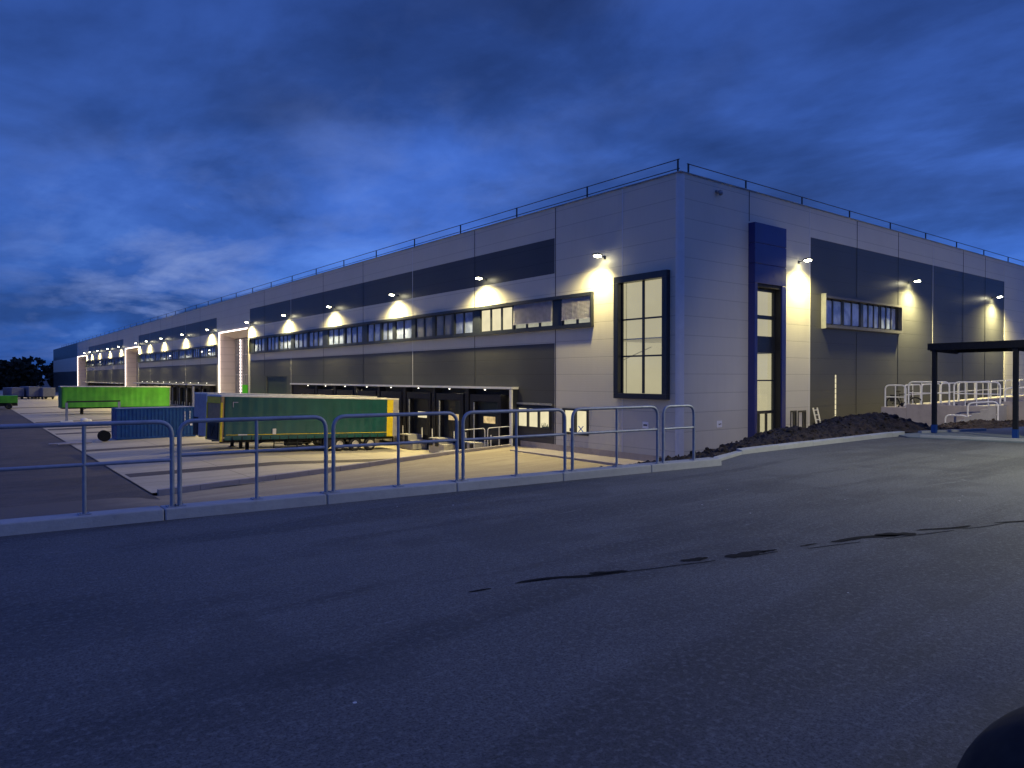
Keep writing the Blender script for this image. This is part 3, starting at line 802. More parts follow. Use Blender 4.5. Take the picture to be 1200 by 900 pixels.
# light portals of the long side
for i, (a, b) in enumerate(portals):
    pt = bpy.data.objects.new('light_portal', None); col.objects.link(pt); pt.parent = hall; pt.location = (0, a, 0)
    pt['label'] = ['nearest gate recess edged with an LED strip', 'middle gate recess edged with an LED strip', 'farthest gate recess edged with an LED strip'][i]
    D = 2.2; zt = 7.8; mb = MB()
    mb.hexa([(.0, b-.02, -4.1), (D, b-.02, -4.1), (D, b+.2, -4.1), (.0, b+.2, -4.1)], [(.0, b-.02, zt), (D, b-.02, zt), (D, b+.2, zt), (.0, b+.2, zt)])
    mb.box(.0, D, a-.2, a+.0, -4.1, zt)
    mb.hexa([(.0, a, zt), (D, a, 7.1), (D, b, 7.1), (0, b, zt)], [(.0, a, zt+.2), (D, a, 7.9), (D, b, 7.9), (0, b, zt+.2)])
    build('recess', mb, M['pinkwall'], pt)
    mb = MB(); mb.box(D, D+.1, a, b, -4.1, 7.9)
    build('back_wall', mb, M['dark_panel'], pt)
    mb = MB(); 
    for k in range(7): mb.box(D-.1, D-.002, a+.3+(b-a-.6)*k/6-.06, a+.3+(b-a-.6)*k/6+.06, -4, 7.0)
    for z in (-1, 2.0, 4.8, 6.9): mb.box(D-.08, D-.003, a+.3, b-.3, z-.05, z+.05)
    build('glazing_bar', mb, M['greytrim'], pt)
    mb = MB(); mb.box(D-.04, D-.02, a+.4, b-.4, -3.9, 6.9); build('pane', mb, M['slatpane'], pt)
    mb = MB(); mb.box(-.07, -.003, b-.18, b+.02, -4.0, zt-.02); mb.box(-.07, -.003, a, b+.02, zt-.015, zt+.13)
    build('led_strip', mb, M['led'], pt)
    if i == 0:
        mb = MB(); 
        for k in range(24): mb.box(D-.16, D-.12, b-2.75, b-2.55, -3.5+k*.44, -3.2+k*.44)
        build('led_string', mb, M['led'], pt)
        mb = MB(); mb.box(D-.2, D-.11, b-7.2, b-3.6, -2.0, .6); build('green_panel', mb, M['greenlit'], pt)
        area('portal_light', (.6, (a+b)/2, zt-.75), (0, R(0), 0), 1.0, 9, 90, (1, .80, .70))
        area('portal_light', (.2, a+.4, 2), (0, R(90), R(-70)), 7, .4, 60, (1, .80, .70))
    else:
        area('portal_light', (.5, (a+b)/2, zt-.75), (0, 0, 0), .8, 9, 110, (1, .80, .70))

# canopies and loading docks
def canopy(y0, y1, z, name_l, px=1.3):
    cn = bpy.data.objects.new('dock_canopy', None); col.objects.link(cn); cn.parent = hall; cn.location = (0, y0, z-FL); cn['label'] = name_l
    mb = MB(); mb.box(-px, .0, y0, y1, z-.06, z+.06); build('deck', mb, M['greytrim'], cn)
    mb = MB(); mb.box(-px-.06, -px-.003, y0-.03, y1, z-.07, z+.08); mb.box(-px, 0, y0-.06, y0-.003, z-.07, z+.08)
    build('fascia', mb, M['whitepaint'], cn)
    return cn
c1_ = canopy(13.3, 52.5, .93, 'long canopy over the nearest loading docks', .5)
c2_ = canopy(80.9+2, 135.2, .52, 'canopy over the second row of loading docks')
c3_ = canopy(154, 208.7, .3, 'canopy over the farthest row of loading docks')
mb = MB(); mb.box(-.56, -.44, 13.3, 13.5, -3.2, .83); build('canopy_post', mb, M['whitepaint'], c1_)
mb = MB(); mb.box(-.43, .0, 13.33, 13.38, -3.2, .83); build('end_panel', mb, M['frame'], c1_)
mb = MB(); mb.box(-1.36, -1.15, 89.6, 89.9, -4.3, .28); build('canopy_post', mb, M['whitepaint'], c2_)
# pit lining behind the doors
for a, b, z in ((13.4, 54, .93), (82, 135.5, .5), (153.7, 209, .3)):
    mb = MB(); mb.box(.16, .4, a, b, -4.6, z); build('dock_wall', mb, M['black'], hall)
def make_dock(parent, y, kind, detail=True):
    dk = bpy.data.objects.new('loading_dock', None); col.objects.link(dk); dk.parent = parent
    dk.location = Vector((0, y, -4.0)) - wloc(parent)
    zt = .55
    mb = MB()  # shelter curtain frame, black, projecting
    for s in (-1, 1): mb.box(-.44, .15, s*1.62-.18, s*1.62+.18, 1.1, 4.45)
    mb.box(-.44, .15, -1.44, 1.44, 3.95, 4.45)
    build('dock_shelter', mb, M['black'], dk, True)
    mb = MB(); mb.box(-.02, .1, -1.4, 1.4, 1.1, 3.9)
    dr = build('sectional_door', mb, M['frame'], dk, True)
    if kind != 'closed':
        mb = MB(); mb.box(-.045, -.022, -.62, .05, 2.45, 2.92); mb.box(-.045, -.022, .10, .72, 2.45, 2.92)
        build('door_window', mb, {'lit': M['lit'], 'orange': M['litorange'], 'dim': M['litdim']}[kind], dr, True)
    if detail:
        mb = MB(); mb.box(-1.15, .14, .35, 1.75, .0, 1.12); mb.box(-1.15, .14, -.35, .349, .0, .7); build('concrete_block', mb, M['platconc'], dk, True)
        for q0, q1 in ((.35, .62), (1.2, 1.5)):
            mb = MB(); mb.box(-1.32, -1.152, q0, q1, .55, 1.06); build('rubber_buffer', mb, M['black'], dk, True)
        mb = MB(); mb.tube([(-.70, .95, 1.1), (-.70, .95, 3.9)], .055, 8); build('guide_pole', mb, M['galv'], dk, True)
        for q0 in (1.9, -1.1):
            mb = MB(); mb.tube([(-.75, q0, 1.0), (-.75, q0, 1.75)], .045, 8); build('bollard', mb, M['whitepaint'], dk, True)
        mb = MB(); mb.sphere((-.30, .2, 4.78), .07, 8, 6, (1, 1, .5)); build('door_lamp', mb, M['tinylamp'], dk, True)
    return dk
d0 = make_dock(c1_, 16.4, 'orange')
ddim = make_dock(c1_, 25.4, 'lit'); dor = make_dock(c1_, 20.9, 'orange')
for y in (29.9, 34.4, 38.9, 43.4, 47.9): dup(ddim, Vector((0, y, -4.0))-wloc(c1_), parent=c1_)
dcl = make_dock(c2_, 86.0, 'closed')
for k in range(1, 11): dup(dcl, Vector((0, 86.0+4.6*k, -4.0))-wloc(c2_), parent=c2_)
dcl3 = make_dock(c3_, 158.0, 'closed', False)
for k in range(1, 10): dup(dcl3, Vector((0, 158+5.0*k, -4.0))-wloc(c3_), parent=c3_)
# partitions of the dock row: dark fins
for y in (18.6, 23.1, 27.6, 32.1, 36.6, 41.1, 45.6):
    mb = MB(); mb.box(-.46, .15, y-.22, y+.22, -3.9, .86); build('dock_fin', mb, M['black'], hall)
# canopy downlights
for y in (14.6, 19.8, 25.2, 30.6, 36.0, 42.0): spot('canopy_light', (-.3, y, .75), (-.3, 0, -1), 50, 130, .6, (1, .85, .55))
for y in (95, 110, 125): spot('canopy_light', (-.7, y, .3), (-.1, 0, -1), 80, 130, .6, (1, .85, .55))
# dark gate between dock rows
mb = MB(); mb.box(.10, .16, 54.9, 61.6, -4.1, 1.75); o = build('roller_gate', mb, M['frame'], hall)
# small signs and dome camera on the hall
mb = MB(); mb.box(-.03, -.003, 2.1, 2.5, -1.1, -.74); sg = build('wall_sign', mb, M['sign'], hall); sg['label'] = 'small white sign left of the corner'
mb = MB(); mb.box(-.036, -.031, 2.17, 2.43, -.96, -.88); build('sign_lettering', mb, M['frame'], sg)
mb = MB(); mb.box(3.06, 3.5, -.03, -.003, -1.06, -.70); sg = build('wall_sign', mb, M['sign'], hall); sg['label'] = 'small white sign right of the corner'
mb = MB(); mb.box(3.2, 3.3, -.036, -.031, -.92, -.86); mb.box(3.32, 3.43, -.036, -.031, -.90, -.85); build('sign_lettering', mb, M['frame'], sg)
mb = MB(); mb.box(2.86, 3.16, -.12, -.003, 11.5, 11.62); mb.sphere((3.02, -.25, 11.45), .13, 12, 8)
mb.box(2.95, 3.1, -.3, -.1, 11.5, 11.6); tag(build('dome_camera', mb, M['greytrim']), 'small grey dome camera under the roof edge right of the corner', 'camera')

# ------------------------------------------------------------------ roof railings
def roof_rail(name, label, along, posts, inner, zt, ends, mids=True):
    o = thing(name, label, 'railing', ((inner, posts[0], TOP-.4) if along == 'y' else (posts[0], inner, TOP-.4)))
    def P(t, z): return (inner, t, z) if along == 'y' else (t, inner, z)
    for t in posts:
        mb = MB(); mb.bar(P(t, TOP-.42), P(t, zt+.02), .07, .07); build('post', mb, M['frame'], o)
    mb = MB(); mb.tube([P(posts[0]-ends, zt), P(posts[-1]+ends, zt)], .024, 6)
    if mids: mb.tube([P(posts[0]-ends, zt-.48), P(posts[-1]+ends, zt-.48)], .024, 6)
    build('rail', mb, M['frame'], o)
roof_rail('roof_railing', 'thin roof edge railing above the long side of the hall', 'y', [.35+6.68*i for i in range(42)], .22, 12.86, .1)
roof_rail('roof_railing', 'thin roof edge railing above the short side of the hall', 'x', [.9] + [5.9*i+.1 for i in range(1, 17)], .22, 12.72, .1, False)

# ------------------------------------------------------------------ wall lamps
LC = (1.0, .88, .40)
def make_lamp():
    o = bpy.data.objects.new('wall_lamp', None); col.objects.link(o)
    mb = MB(); mb.box(-.03, 0, -.09, .09, -.1, .1); mb.bar((-.02, 0, .0), (-.46, 0, .10), .045, .045); build('bracket', mb, M['frame'], o, True)
    mb = MB(); mb.box(-.78, -.42, -.20, .20, .06, .15, ry=.12); build('housing', mb, M['frame'], o, True)
    mb = MB(); mb.box(-.74, -.46, -.16, .16, -.01, .058, ry=.12); build('lens', mb, M['lens'], o, True)
    return o
lamp0 = make_lamp(); lamp0['category'] = 'wall lamp'; lamp0['group'] = 'floodlights along the hall walls'
left_l = [5.35, 16.9, 29.4, 42.1, 54.2, 66.9, 84.6, 99.3, 114.3, 126.6, 139.0-2.3, 156.4, 171.2, 186.9, 200.1, 210.6]
ordn = ['first', 'second', 'third', 'fourth', 'fifth', 'sixth']
LP = []
for i, y in enumerate(left_l):
    if i == 0: lb = 'lit floodlight nearest the corner on the long side, left of the tall window'
    elif i < 6: lb = '%s lit floodlight from the corner on the long side, above the nearest window ribbon' % ordn[i]
    elif i < 11: lb = '%s lit floodlight between the nearest and the middle lit portal' % ['first', 'second', 'third', 'fourth', 'fifth'][i-6]
    else: lb = '%s lit floodlight between the middle and the farthest lit portal' % ['first', 'second', 'third', 'fourth', 'fifth'][i-11]
    LP.append(((-.0, y, 8.45), (0, 0, 0), lb, 'L', i))
for i, x in enumerate((11.15, 26.2, 42.7)):
    lb = ['lit floodlight beside the navy entrance frame on the short side', 'lit floodlight right of the ribbon window on the short side', 'lit floodlight at the far right end of the dark panels'][i]
    LP.append(((x, 0, 8.62), (0, 0, R(90)), lb, 'R', i))
for k, (loc, rot, lb, side, i) in enumerate(LP):
    l = lamp0 if k == 0 else dup(lamp0)
    l.location = loc; l.rotation_euler = rot; l['label'] = lb
    x, y, z = loc
    far = side == 'L' and i > 5
    if side == 'L':
        spot('floodlight', (-.36, y, z-.02), (.20, 0, -1), random.uniform(24, 46), 168, 1.0, LC, .12)
        spot('floodlight_wash', (-.92, y, z-.06), (-.22 if i else -.08, .0 if i else .25, -1), (7600 if i < 6 else 8400) if i else 3200, 156 if i else 136, 1.0, (1.0, .83, .36), .15)
    else:
        spot('floodlight', (x, -.34, z-.02), (0, .20, -1), 28 if i == 0 else 190, 164, 1.0, LC, .12)
        spot('floodlight_wash', (x, -.92, z-.06), (0, -.22, -1), 15000 if i else 4200, 158, 1.0, (1.0, .85, .34), .15)

# ------------------------------------------------------------------ guard rail in front
def rounded(pts, r, n=6):
    out = [Vector(pts[0])]
    for a, b, c in zip(pts, pts[1:], pts[2:]):
        a, b, c = Vector(a), Vector(b), Vector(c); u = (a-b).normalized(); v = (c-b).normalized()
        for i in range(n+1):
            t = i/n; out.append((b+u*r)*(1-t)**2 + b*2*t*(1-t) + (b+v*r)*t**2)
    out.append(Vector(pts[-1])); return out
def rail_panel(name, p0, p1, h, mid, posts, rad, rad2, mat, label, cat='railing', group=None, corner=.22, plates=True):
    """tubular hoop with a middle rail; p0, p1 feet in world space"""
    p0, p1 = Vector(p0), Vector(p1)
    o = thing(name, label, cat, p0, group=group)
    d = p1-p0
    q = lambda t, z: p0 + d*t + Vector((0, 0, z))
    mb = MB(); mb.tube(rounded([q(0, 0), q(0, h), q(1, h), q(1, 0)], corner), rad, 10); build('hoop', mb, mat, o)
    mb = MB(); mb.tube([q(0, mid), q(1, mid)], rad2, 8); build('mid_rail', mb, mat, o)
    for t in posts:
        mb = MB(); mb.tube([q(t, 0), q(t, h)], rad2, 8); build('post', mb, mat, o)
    if plates:
        for t in [0, *posts, 1]:
            b = q(t, 0); mb = MB(); mb.box(b.x-.06, b.x+.06, b.y-.06, b.y+.06, b.z, b.z+.012)
            for sx in (-1, 1): mb.cyl((b.x+sx*.042, b.y+.03*sx, b.z+.012), (0, 0, 1), .009, .012, 6)
            build('base_plate', mb, mat, o)
    return o
segs = [(-29.05, -27.10, 'left end'), (-27.02, -25.27, ''), (-25.17, -23.33, ''), (-23.23, -21.37, ''), (-21.22, -19.34, ''), (-19.20, -18.43, '')]
rl = ['blue lit railing panel cut off by the left edge of the photo', 'second railing panel from the left, in front of the green trailer', 'third railing panel from the left, in front of the trailer wheels and yellow rear end',
      'railing panel in front of the canopy end and the three pane window', 'railing panel in front of the two pane window', 'narrow railing panel without middle post at the right end of the kerb']
for (a, b, _), lb in zip(segs, rl):
    mp_ = {-29.05: [(-27.98+29.05)/1.95], -19.20: []}.get(a, [.5])
    rail_panel('guard_railing', (a, ky(a), .13), (b, ky(b), .13), 1.0, .60 if a > -28 else .55, mp_, .026, .021, M['galv'], lb, group='tubular guard railing panels on the kerb', corner=.17)
a = -31.1; rail_panel('guard_railing', (a, ky(a), .13), (-29.15, ky(-29.15), .13), 1.0, .57, [.5], .026, .021, M['galv'], 'railing panel just beyond the left edge', group='tubular guard railing panels on the kerb', corner=.17)

# white pit railing at the dock end
for i, (a, b, lb) in enumerate(((-4.3, -2.55, 'white pit railing panel farther from the hall, beside the dock canopy'), (-2.4, -.5, 'white pit railing panel touching the canopy post'))):
    ya = kerb_y(a)+.15; yb = kerb_y(b)+.15
    rail_panel('pit_railing', (a, 13.4, kerb_top(a)), (b, 13.5, kerb_top(b)), 1.18, .58, [.5], .03, .028, M['whitepaint'], lb, group='white pit railings', corner=.2, plates=False)
mb = MB(); mb.box(-6, -.2, 13.25, 13.65, -4.5, -2.86); structure('pit_edge', mb, M['platconc'])

# ------------------------------------------------------------------ trailers
def trailer(label, loc, pitch_, L, curtain, H=4.0, base=1.07, front='grey', stripe=True, rearyellow=True, simple_=False, yaw=R(5)):
    t = thing('semi_trailer', label, 'trailer', loc, (0, pitch_, yaw), 'semi-trailers parked at the docks')
    W = 2.5
    mb = MB()
    # curtain with shallow vertical folds
    n = 60; x0 = .25; x1 = L-(1.05 if rearyellow else .15)
    vs = []; zs = [base-.02, base+.22, base+.3, H-.35, H-.12]
    for z in zs:
        for i in range(n+1):
            x = x0+(x1-x0)*i/n; y = -.022*math.sin(i*1.9)-.02-.012*math.sin(i*.7+z*2) + (-.03 if z < base+.25 else 0); vs.append((x, y, z))
    fs = [(k*(n+1)+i, k*(n+1)+i+1, (k+1)*(n+1)+i+1, (k+1)*(n+1)+i) for k in range(len(zs)-1) for i in range(n)]
    mb.add(vs, fs, True)
    mb.add([(x, W+.03, z) for x, z in ((x0, base), (x1, base), (x1, H-.12), (x0, H-.12))], [(3, 2, 1, 0)])
    build('side_curtain', mb, curtain, t, True)
    mb = MB(); mb.box(0, L, -.03, W+.04, H-.11, H); build('roof', mb, M['roofwhite'], t, True)
    mb = MB(); mb.box(.02, .2, .0, W, base-.1, H-.11); mb.box(.0, .2, .02, W-.02, H-.55, H-.12)
    fm = {'grey': M['greypaint'], 'brown': M['brownboard'], 'green': M['greendark']}[front]
    build('front_wall', mb, fm, t, True)
    if front == 'brown':
        mb = MB(); mb.box(-.02, .10, -.035, .12, base-.1, H-.5); mb.box(-.02, .24, W-.14, W+.035, base-.1, H-.5)
        mb.box(-.02, -.001, .12, W-.12, H-.55, H-.14); 
        build('corner_post', mb, M['yellow'], t, True)
        mb = MB(); mb.box(-.05, .0, .35, W-.35, base, base+1.1); mb.tube([(-.1, .8, base+.9), (-.2, 1.0, base+.2), (-.1, 1.6, base+.9)], .03, 6); build('connection_panel', mb, M['black'], t, True)
    if front == 'grey':
        mb = MB(); mb.box(-.01, .22, -.03, .10, base-.1, H-.11); build('corner_post', mb, M['roofwhite'], t, True)
        mb = MB(); mb.box(-.03, .01, W-.9, W-.05, base-.1, base+1.2); build('connection_panel', mb, M['black'], t, True)
    if rearyellow:
        mb = MB(); mb.box(L-1.04, L-.5, -.025, .1, base, H-.12); build('rear_panel', mb, M['yellow'], t, True)
        mb = MB(); mb.box(L-.499, L, -.02, .1, base, H-.12); build('rear_panel', mb, M['greypaint'], t, True)
    mb = MB(); mb.box(L-.1, L-.02, .1, W, base, H-.12); build('rear_door', mb, M['greypaint'], t, True)
    if stripe:
        mb = MB(); mb.box(x0+.1, x1, -.062, -.045, base+.30, base+.34); build('stripe', mb, M['yellow'], t, True)
        for k in range(19):
            xx = x0+.5+k*.65; mb = MB(); mb.box(xx, xx+.05, -.075, -.055, base-.02, base+.2); build('strap', mb, M['black'], t, True)
        mb = MB(); mb.box(x0+4.45-1.2, x0+4.45-.95, -.08, -.045, base+.32, base+.7); mb.box(x0+.9, x0+1.5, -.08, -.063, base+.29, base+.36); build('marker', mb, M['roofwhite'], t, True)
        mb = MB(); mb.box(x0+.55, x0+.85, -.05, -.03, H-.5, H-.44); mb.box(x0+.5, x0+.55, -.05, -.03, H-.8, H-.44); build('reflective_mark', mb, M['greypaint'], t, True)
    mb = MB(); mb.box(.2, L-.1, .5, .66, .85, base-.02); mb.box(.2, L-.1, W-.66, W-.5, .85, base-.02)
    for k in range(10): mb.box(1+k*1.35, 1.1+k*1.35, .1, W-.1, .95, base-.03)
    mb.box(L-.12, L, .1, W-.1, .45, .6); mb.box(L-.12, L-.05, .5, .6, .6, 1); mb.box(L-.12, L-.05, W-.6, W-.5, .6, 1)
    build('chassis', mb, M['black'], t, True)
    if not simple_:
        mb = MB(); mb.tube([(3.7, .1, .75), (7.2, .1, .75)], .03, 6); mb.tube([(3.7, .1, .5), (7.2, .1, .5)], .03, 6)
        for xx in (3.7, 5.4, 7.2): mb.box(xx-.03, xx+.03, .06, .14, .45, base)
        build('side_guard', mb, M['black'], t, True)
        mb = MB(); mb.box(7.4, 8.5, .08, .8, .45, 1.0); build('tool_box', mb, M['black'], t, True)
        mb = MB(); mb.box(4.8, 5.9, .3, .9, .55, .95); build('pallet_rack', mb, M['black'], t, True)
    for y in (.45, W-.45):
        mb = MB(); mb.box(2.55, 2.75, y-.08, y+.08, .1, 1.0); mb.box(2.45, 2.85, y-.15, y+.15, .03, .1); mb.bar((2.65, y, .7), (3.4, y, 1.0), .06, .06); build('landing_leg', mb, M['blackmetal'], t, True)
    wx = [L-4.15-.0, L-2.85, L-1.55] if False else [L-5.0, L-3.7, L-2.4]
    wh = None
    for side in (0, 1):
        for x in wx:
            y = .22 if side == 0 else W-.22; s = -1 if side == 0 else 1
            if wh is None:
                wh = bpy.data.objects.new('wheel', None); col.objects.link(wh); wh.parent = t; wh.location = (x, y, .52)
                mb = MB(); mb.torus((0, 0, 0), (0, 1, 0), .37, .15, 28, 10)
                mb.v = [(a, b*1.15, c) for a, b, c in mb.v]; mb.cyl((0, -.13, 0), (0, 1, 0), .40, .26, 24); build('tyre', mb, M['black'], wh, True)
                mb = MB(); mb.torus((0, -.165, 0), (0, 1, 0), .26, .03, 24, 6); mb.cyl((0, -.15, 0), (0, 1, 0), .255, .04, 24); mb.cyl((0, -.21, 0), (0, 1, 0), .09, .1, 12)
                for k in range(8): aa = 2*math.pi*k/8; mb.cyl((.155*math.cos(aa), -.18, .155*math.sin(aa)), (0, 1, 0), .018, .04, 6)
                build('rim', mb, M['rim'], wh, True)
            else:
                dup(wh, (x, y, .52), (0, 0, 0 if side == 0 else math.pi), parent=t)
    mb = MB()
    for x in wx:
        for y in (.22, W-.22): mb.tube([(x+.6*math.cos(a_), y, .52+.6*math.sin(a_)) for a_ in [math.pi*(.2+.6*i/6) for i in range(7)]], .02, 4)
        mb.tube([(x, .3, .52), (x, W-.3, .52)], .07, 8)
    build('axle', mb, M['black'], t, True)
    return t
sl = math.atan2(.50, 13.6)
trailer('green curtain side semi-trailer with yellow rear panel, nearest in the row', (-15.73, 24.6, -3.50), sl, 13.7, M['green_tarp'], front='brown')
trailer('dark semi-trailer with grey front wall behind the green yellow trailer', (-15.55, 28.6, -3.45), sl, 13.7, M['green_tarp'], H=4.02, front='grey')
trailer('bright lime green semi-trailer beyond the blue container', (-18.2, 89.5, -3.5), .012, 13.7, M['lime_tarp'], H=3.95, front='green', stripe=False, rearyellow=False, simple_=True, yaw=0)

# blue container
ct = thing('shipping_container', 'corrugated blue shipping container standing on the slab left of the trailers', 'container', (-18.9, 42.0, -3.46))
mb = MB(); Lc, Wc, Hc = 6.06, 2.44, 2.55
def corr(mb, p, d, L_, z0, z1, nrm, depth=.05, pitch_=.278):
    k = int(L_/pitch_); vs = []
    for i in range(k+1):
        for o_, s_ in ((0, 0), (.25, 0), (.4, 1), (.85, 1)):
            t_ = (i+o_)*pitch_
            if t_ > L_: continue
            vs.append((t_, s_))
    P_ = [(p[0]+d[0]*a+nrm[0]*depth*s_, p[1]+d[1]*a+nrm[1]*depth*s_) for a, s_ in vs]
    n = len(P_); mb.add([(x, y, z) for z in (z0, z1) for x, y in P_], [(i, i+1, n+i+1, n+i) for i in range(n-1)])
corr(mb, (.1, .02), (1, 0), Lc-.2, .15, Hc-.12, (0, 1)); corr(mb, (.1, Wc-.02), (1, 0), Lc-.2, .15, Hc-.12, (0, -1))
corr(mb, (Lc-.03, .1), (0, 1), Wc-.2, .15, Hc-.12, (-1, 0))
mb.box(.05, .09, .1, Wc-.1, .15, Hc-.1)
build('side_wall', mb, M['bluecont'], ct, True)
mb = MB()
for x in (0, Lc-.14):
    for y in (0, Wc-.14): mb.box(x, x+.14, y, y+.14, 0, Hc)
for y in (0, Wc-.1): mb.box(.14, Lc-.14, y, y+.1, .0, .16); mb.box(.14, Lc-.14, y, y+.08, Hc-.12, Hc-.001)
for x in (0, Lc-.1): mb.box(x, x+.1, .14, Wc-.14, .0, .16); mb.box(x, x+.1, .14, Wc-.14, Hc-.12, Hc-.001)
build('corner_frame', mb, M['bluecont'], ct, True, bevel=.008)
mb = MB(); mb.box(.1, Lc-.1, .08, Wc-.08, Hc-.05, Hc-.02); build('roof', mb, M['greypaint'], ct, True)
mb = MB()
for y in (.6, .95, 1.5, 1.85): mb.tube([(.0, y, .15), (.0, y, Hc-.15)], .018, 6)
build('door_bar', mb, M['galv'], ct, True)
mb = MB()
rnd = random.Random(4)
for cx0, z0, n in ((5.15, 2.15, 7), (5.55, 2.2, 6)):
    for k in range(n): mb.box(cx0, cx0+.11+rnd.uniform(-.03, .03), -.012, -.003, z0-k*.13-.08, z0-k*.13)
mb.box(5.6, 5.8, -.012, -.003, .95, 1.12); mb.box(5.2, 5.4, -.012, -.003, .98, 1.04); build('marking', mb, M['whitemark'], ct, True)
# hose drum and poles in front of the container
o = thing('cable_drum', 'black cable drum on the ground at the left end of the blue container', 'drum', (-19.9, 41.2, -3.46))
mb = MB(); mb.cyl((0, -.35, .44), (0, 1, 0), .43, .08, 24); build('flange', mb, M['tyre'], o, True)
mb = MB(); mb.cyl((0, .27, .44), (0, 1, 0), .43, .08, 24); build('flange', mb, M['tyre'], o, True)
mb = MB(); mb.cyl((0, -.27, .44), (0, 1, 0), .34, .54, 24); build('cable', mb, M['tyre'], o, True)
for k, lb in enumerate(('thin pale pole lying on the slab nearest the drum', 'thin pale pole lying on the slab farther from the drum')):
    mb = MB(); mb.tube([(-20.9-.3*k, 40.2+.5*k, -3.4), (-23.2-.5*k, 39.6+.6*k, -3.4)], .07, 8)
    tag(build('pole', mb, M['greypaint']), lb, 'pole', 'poles lying beside the drum')
# site frame with banner bar
fr = thing('height_frame', 'free standing metal frame in front of the lime green trailer', 'frame', (-19.3, 71.6, -3.5))
mb = MB(); mb.box(-.0, 5.4, -.06, .06, 2.25, 2.42); build('crossbar', mb, M['black'], fr, True)
for x in (.0, 5.3):
    mb = MB(); mb.box(x-.12, x+.12, -.1, .1, 0, 2.24); build('leg', mb, M['galv'], fr, True)
    mb = MB(); mb.box(x-.6, x+.6, -.4, .4, .0, .18); build('foot', mb, M['whitepaint'], fr, True)
mb = MB(); mb.sphere((-17.6, 71.3, -3.3), .35, 10, 7, (1.2, .8, .8)); mb.sphere((-17.1, 71.5, -3.38), .26, 10, 7, (1.2, .8, .7)); mb.box(-17.9, -16.9, 71.1, 71.6, -3.5, -3.42)
tag(build('sandbag', mb, M['whitepaint']), 'white sandbag lying beside the frame foot', 'sandbag')

# green truck cab far left
tk = thing('green_truck', 'small green lorry cab far away at the left edge', 'truck', (-26.9, 118, -3.56))
mb = MB(); mb.hexa([(0, 0, .7), (2.0, 0, .7), (2.0, 2.4, .7), (0, 2.4, .7)], [(.25, .05, 3.0), (2.0, .05, 3.1), (2.0, 2.35, 3.1), (.25, 2.35, 3.0)]); build('cab', mb, M['greendark'], tk, True, bevel=.08)
mb = MB(); mb.hexa([(.03, -.02, 1.7), (1.5, -.02, 1.7), (1.5, 2.42, 1.7), (.03, 2.42, 1.7)], [(.16, .0, 2.7), (1.5, .0, 2.7), (1.5, 2.4, 2.7), (.16, 2.4, 2.7)]); build('cab_window', mb, M['pane'], tk, True)
mb = MB(); mb.box(2.1, 5.6, .05, 2.35, 1.0, 2.2); build('body', mb, M['lime_tarp'], tk, True, bevel=.05)
mb = MB(); mb.box(.1, 5.6, .5, 1.9, .5, .95); build('chassis', mb, M['black'], tk, True)
for x in (1.0, 4.4):
    for y in (.2, 2.2):
        mb = MB(); mb.torus((x, y, .5), (0, 1, 0), .35, .15, 20, 8); mb.cyl((x, y-.08, .5), (0, 1, 0), .33, .16, 16); build('wheel', mb, M['black'], tk, True)
# pale trailers far away
pos_ = [(-24, 181), (-19.2, 178.0), (-16.0, 176.0), (-13.4, 174.0), (-29, 184), (-34, 187)]
lbs = ['pale far trailer at the left photo edge', 'pale far trailer second from the left below the dark trees', 'pale far trailer third from the left below the dark trees', 'pale far trailer next to the lime green trailer roof', 'pale far trailer just out of view left', 'pale far trailer farthest out of view left']
for (x, y), lb in zip(pos_[:4], lbs):
    t = thing('parked_box_trailer', lb, 'trailer', (x, y, -3.56), (0, 0, R(8)), 'pale box trailers parked far away')
    mb = MB(); mb.box(0, 2.5, 0, 9, .7, 2.75+random.uniform(-.1, .3)); build('box', mb, M['paleload'], t, True, bevel=.03)
    mb = MB(); mb.box(.1, 2.4, .3, 8.7, .45, .69); build('chassis', mb, M['black'], t, True)
    for yy in (1.5, 7.2, 8.2):
        for xx in (.2, 2.3): mb = MB(); mb.cyl((xx-.12, yy, .48), (1, 0, 0), .48, .24, 16); build('wheel', mb, M['black'], t, True)
sh = thing('low_shed', 'low dark shed beyond the parked trailers under the trees', 'shed', (-48, 236, -3.56))
mb = MB(); mb.box(0, 24, 0, 8, 0, 3.0); build('wall', mb, M['blackmetal'], sh, True)
mb = MB(); mb.hexa([(-.3, -.3, 3.0), (24.3, -.3, 3.0), (24.3, 8.3, 3.0), (-.3, 8.3, 3.0)], [(-.3, 3.9, 3.8), (24.3, 3.9, 3.8), (24.3, 4.1, 3.8), (-.3, 4.1, 3.8)]); build('roof', mb, M['blackmetal'], sh, True)
for k in range(5):
    mb = MB(); mb.box(1.5+k*4.6, 4.5+k*4.6, -.06, -.005, .1, 2.5); build('door', mb, M['frame'], sh, True)
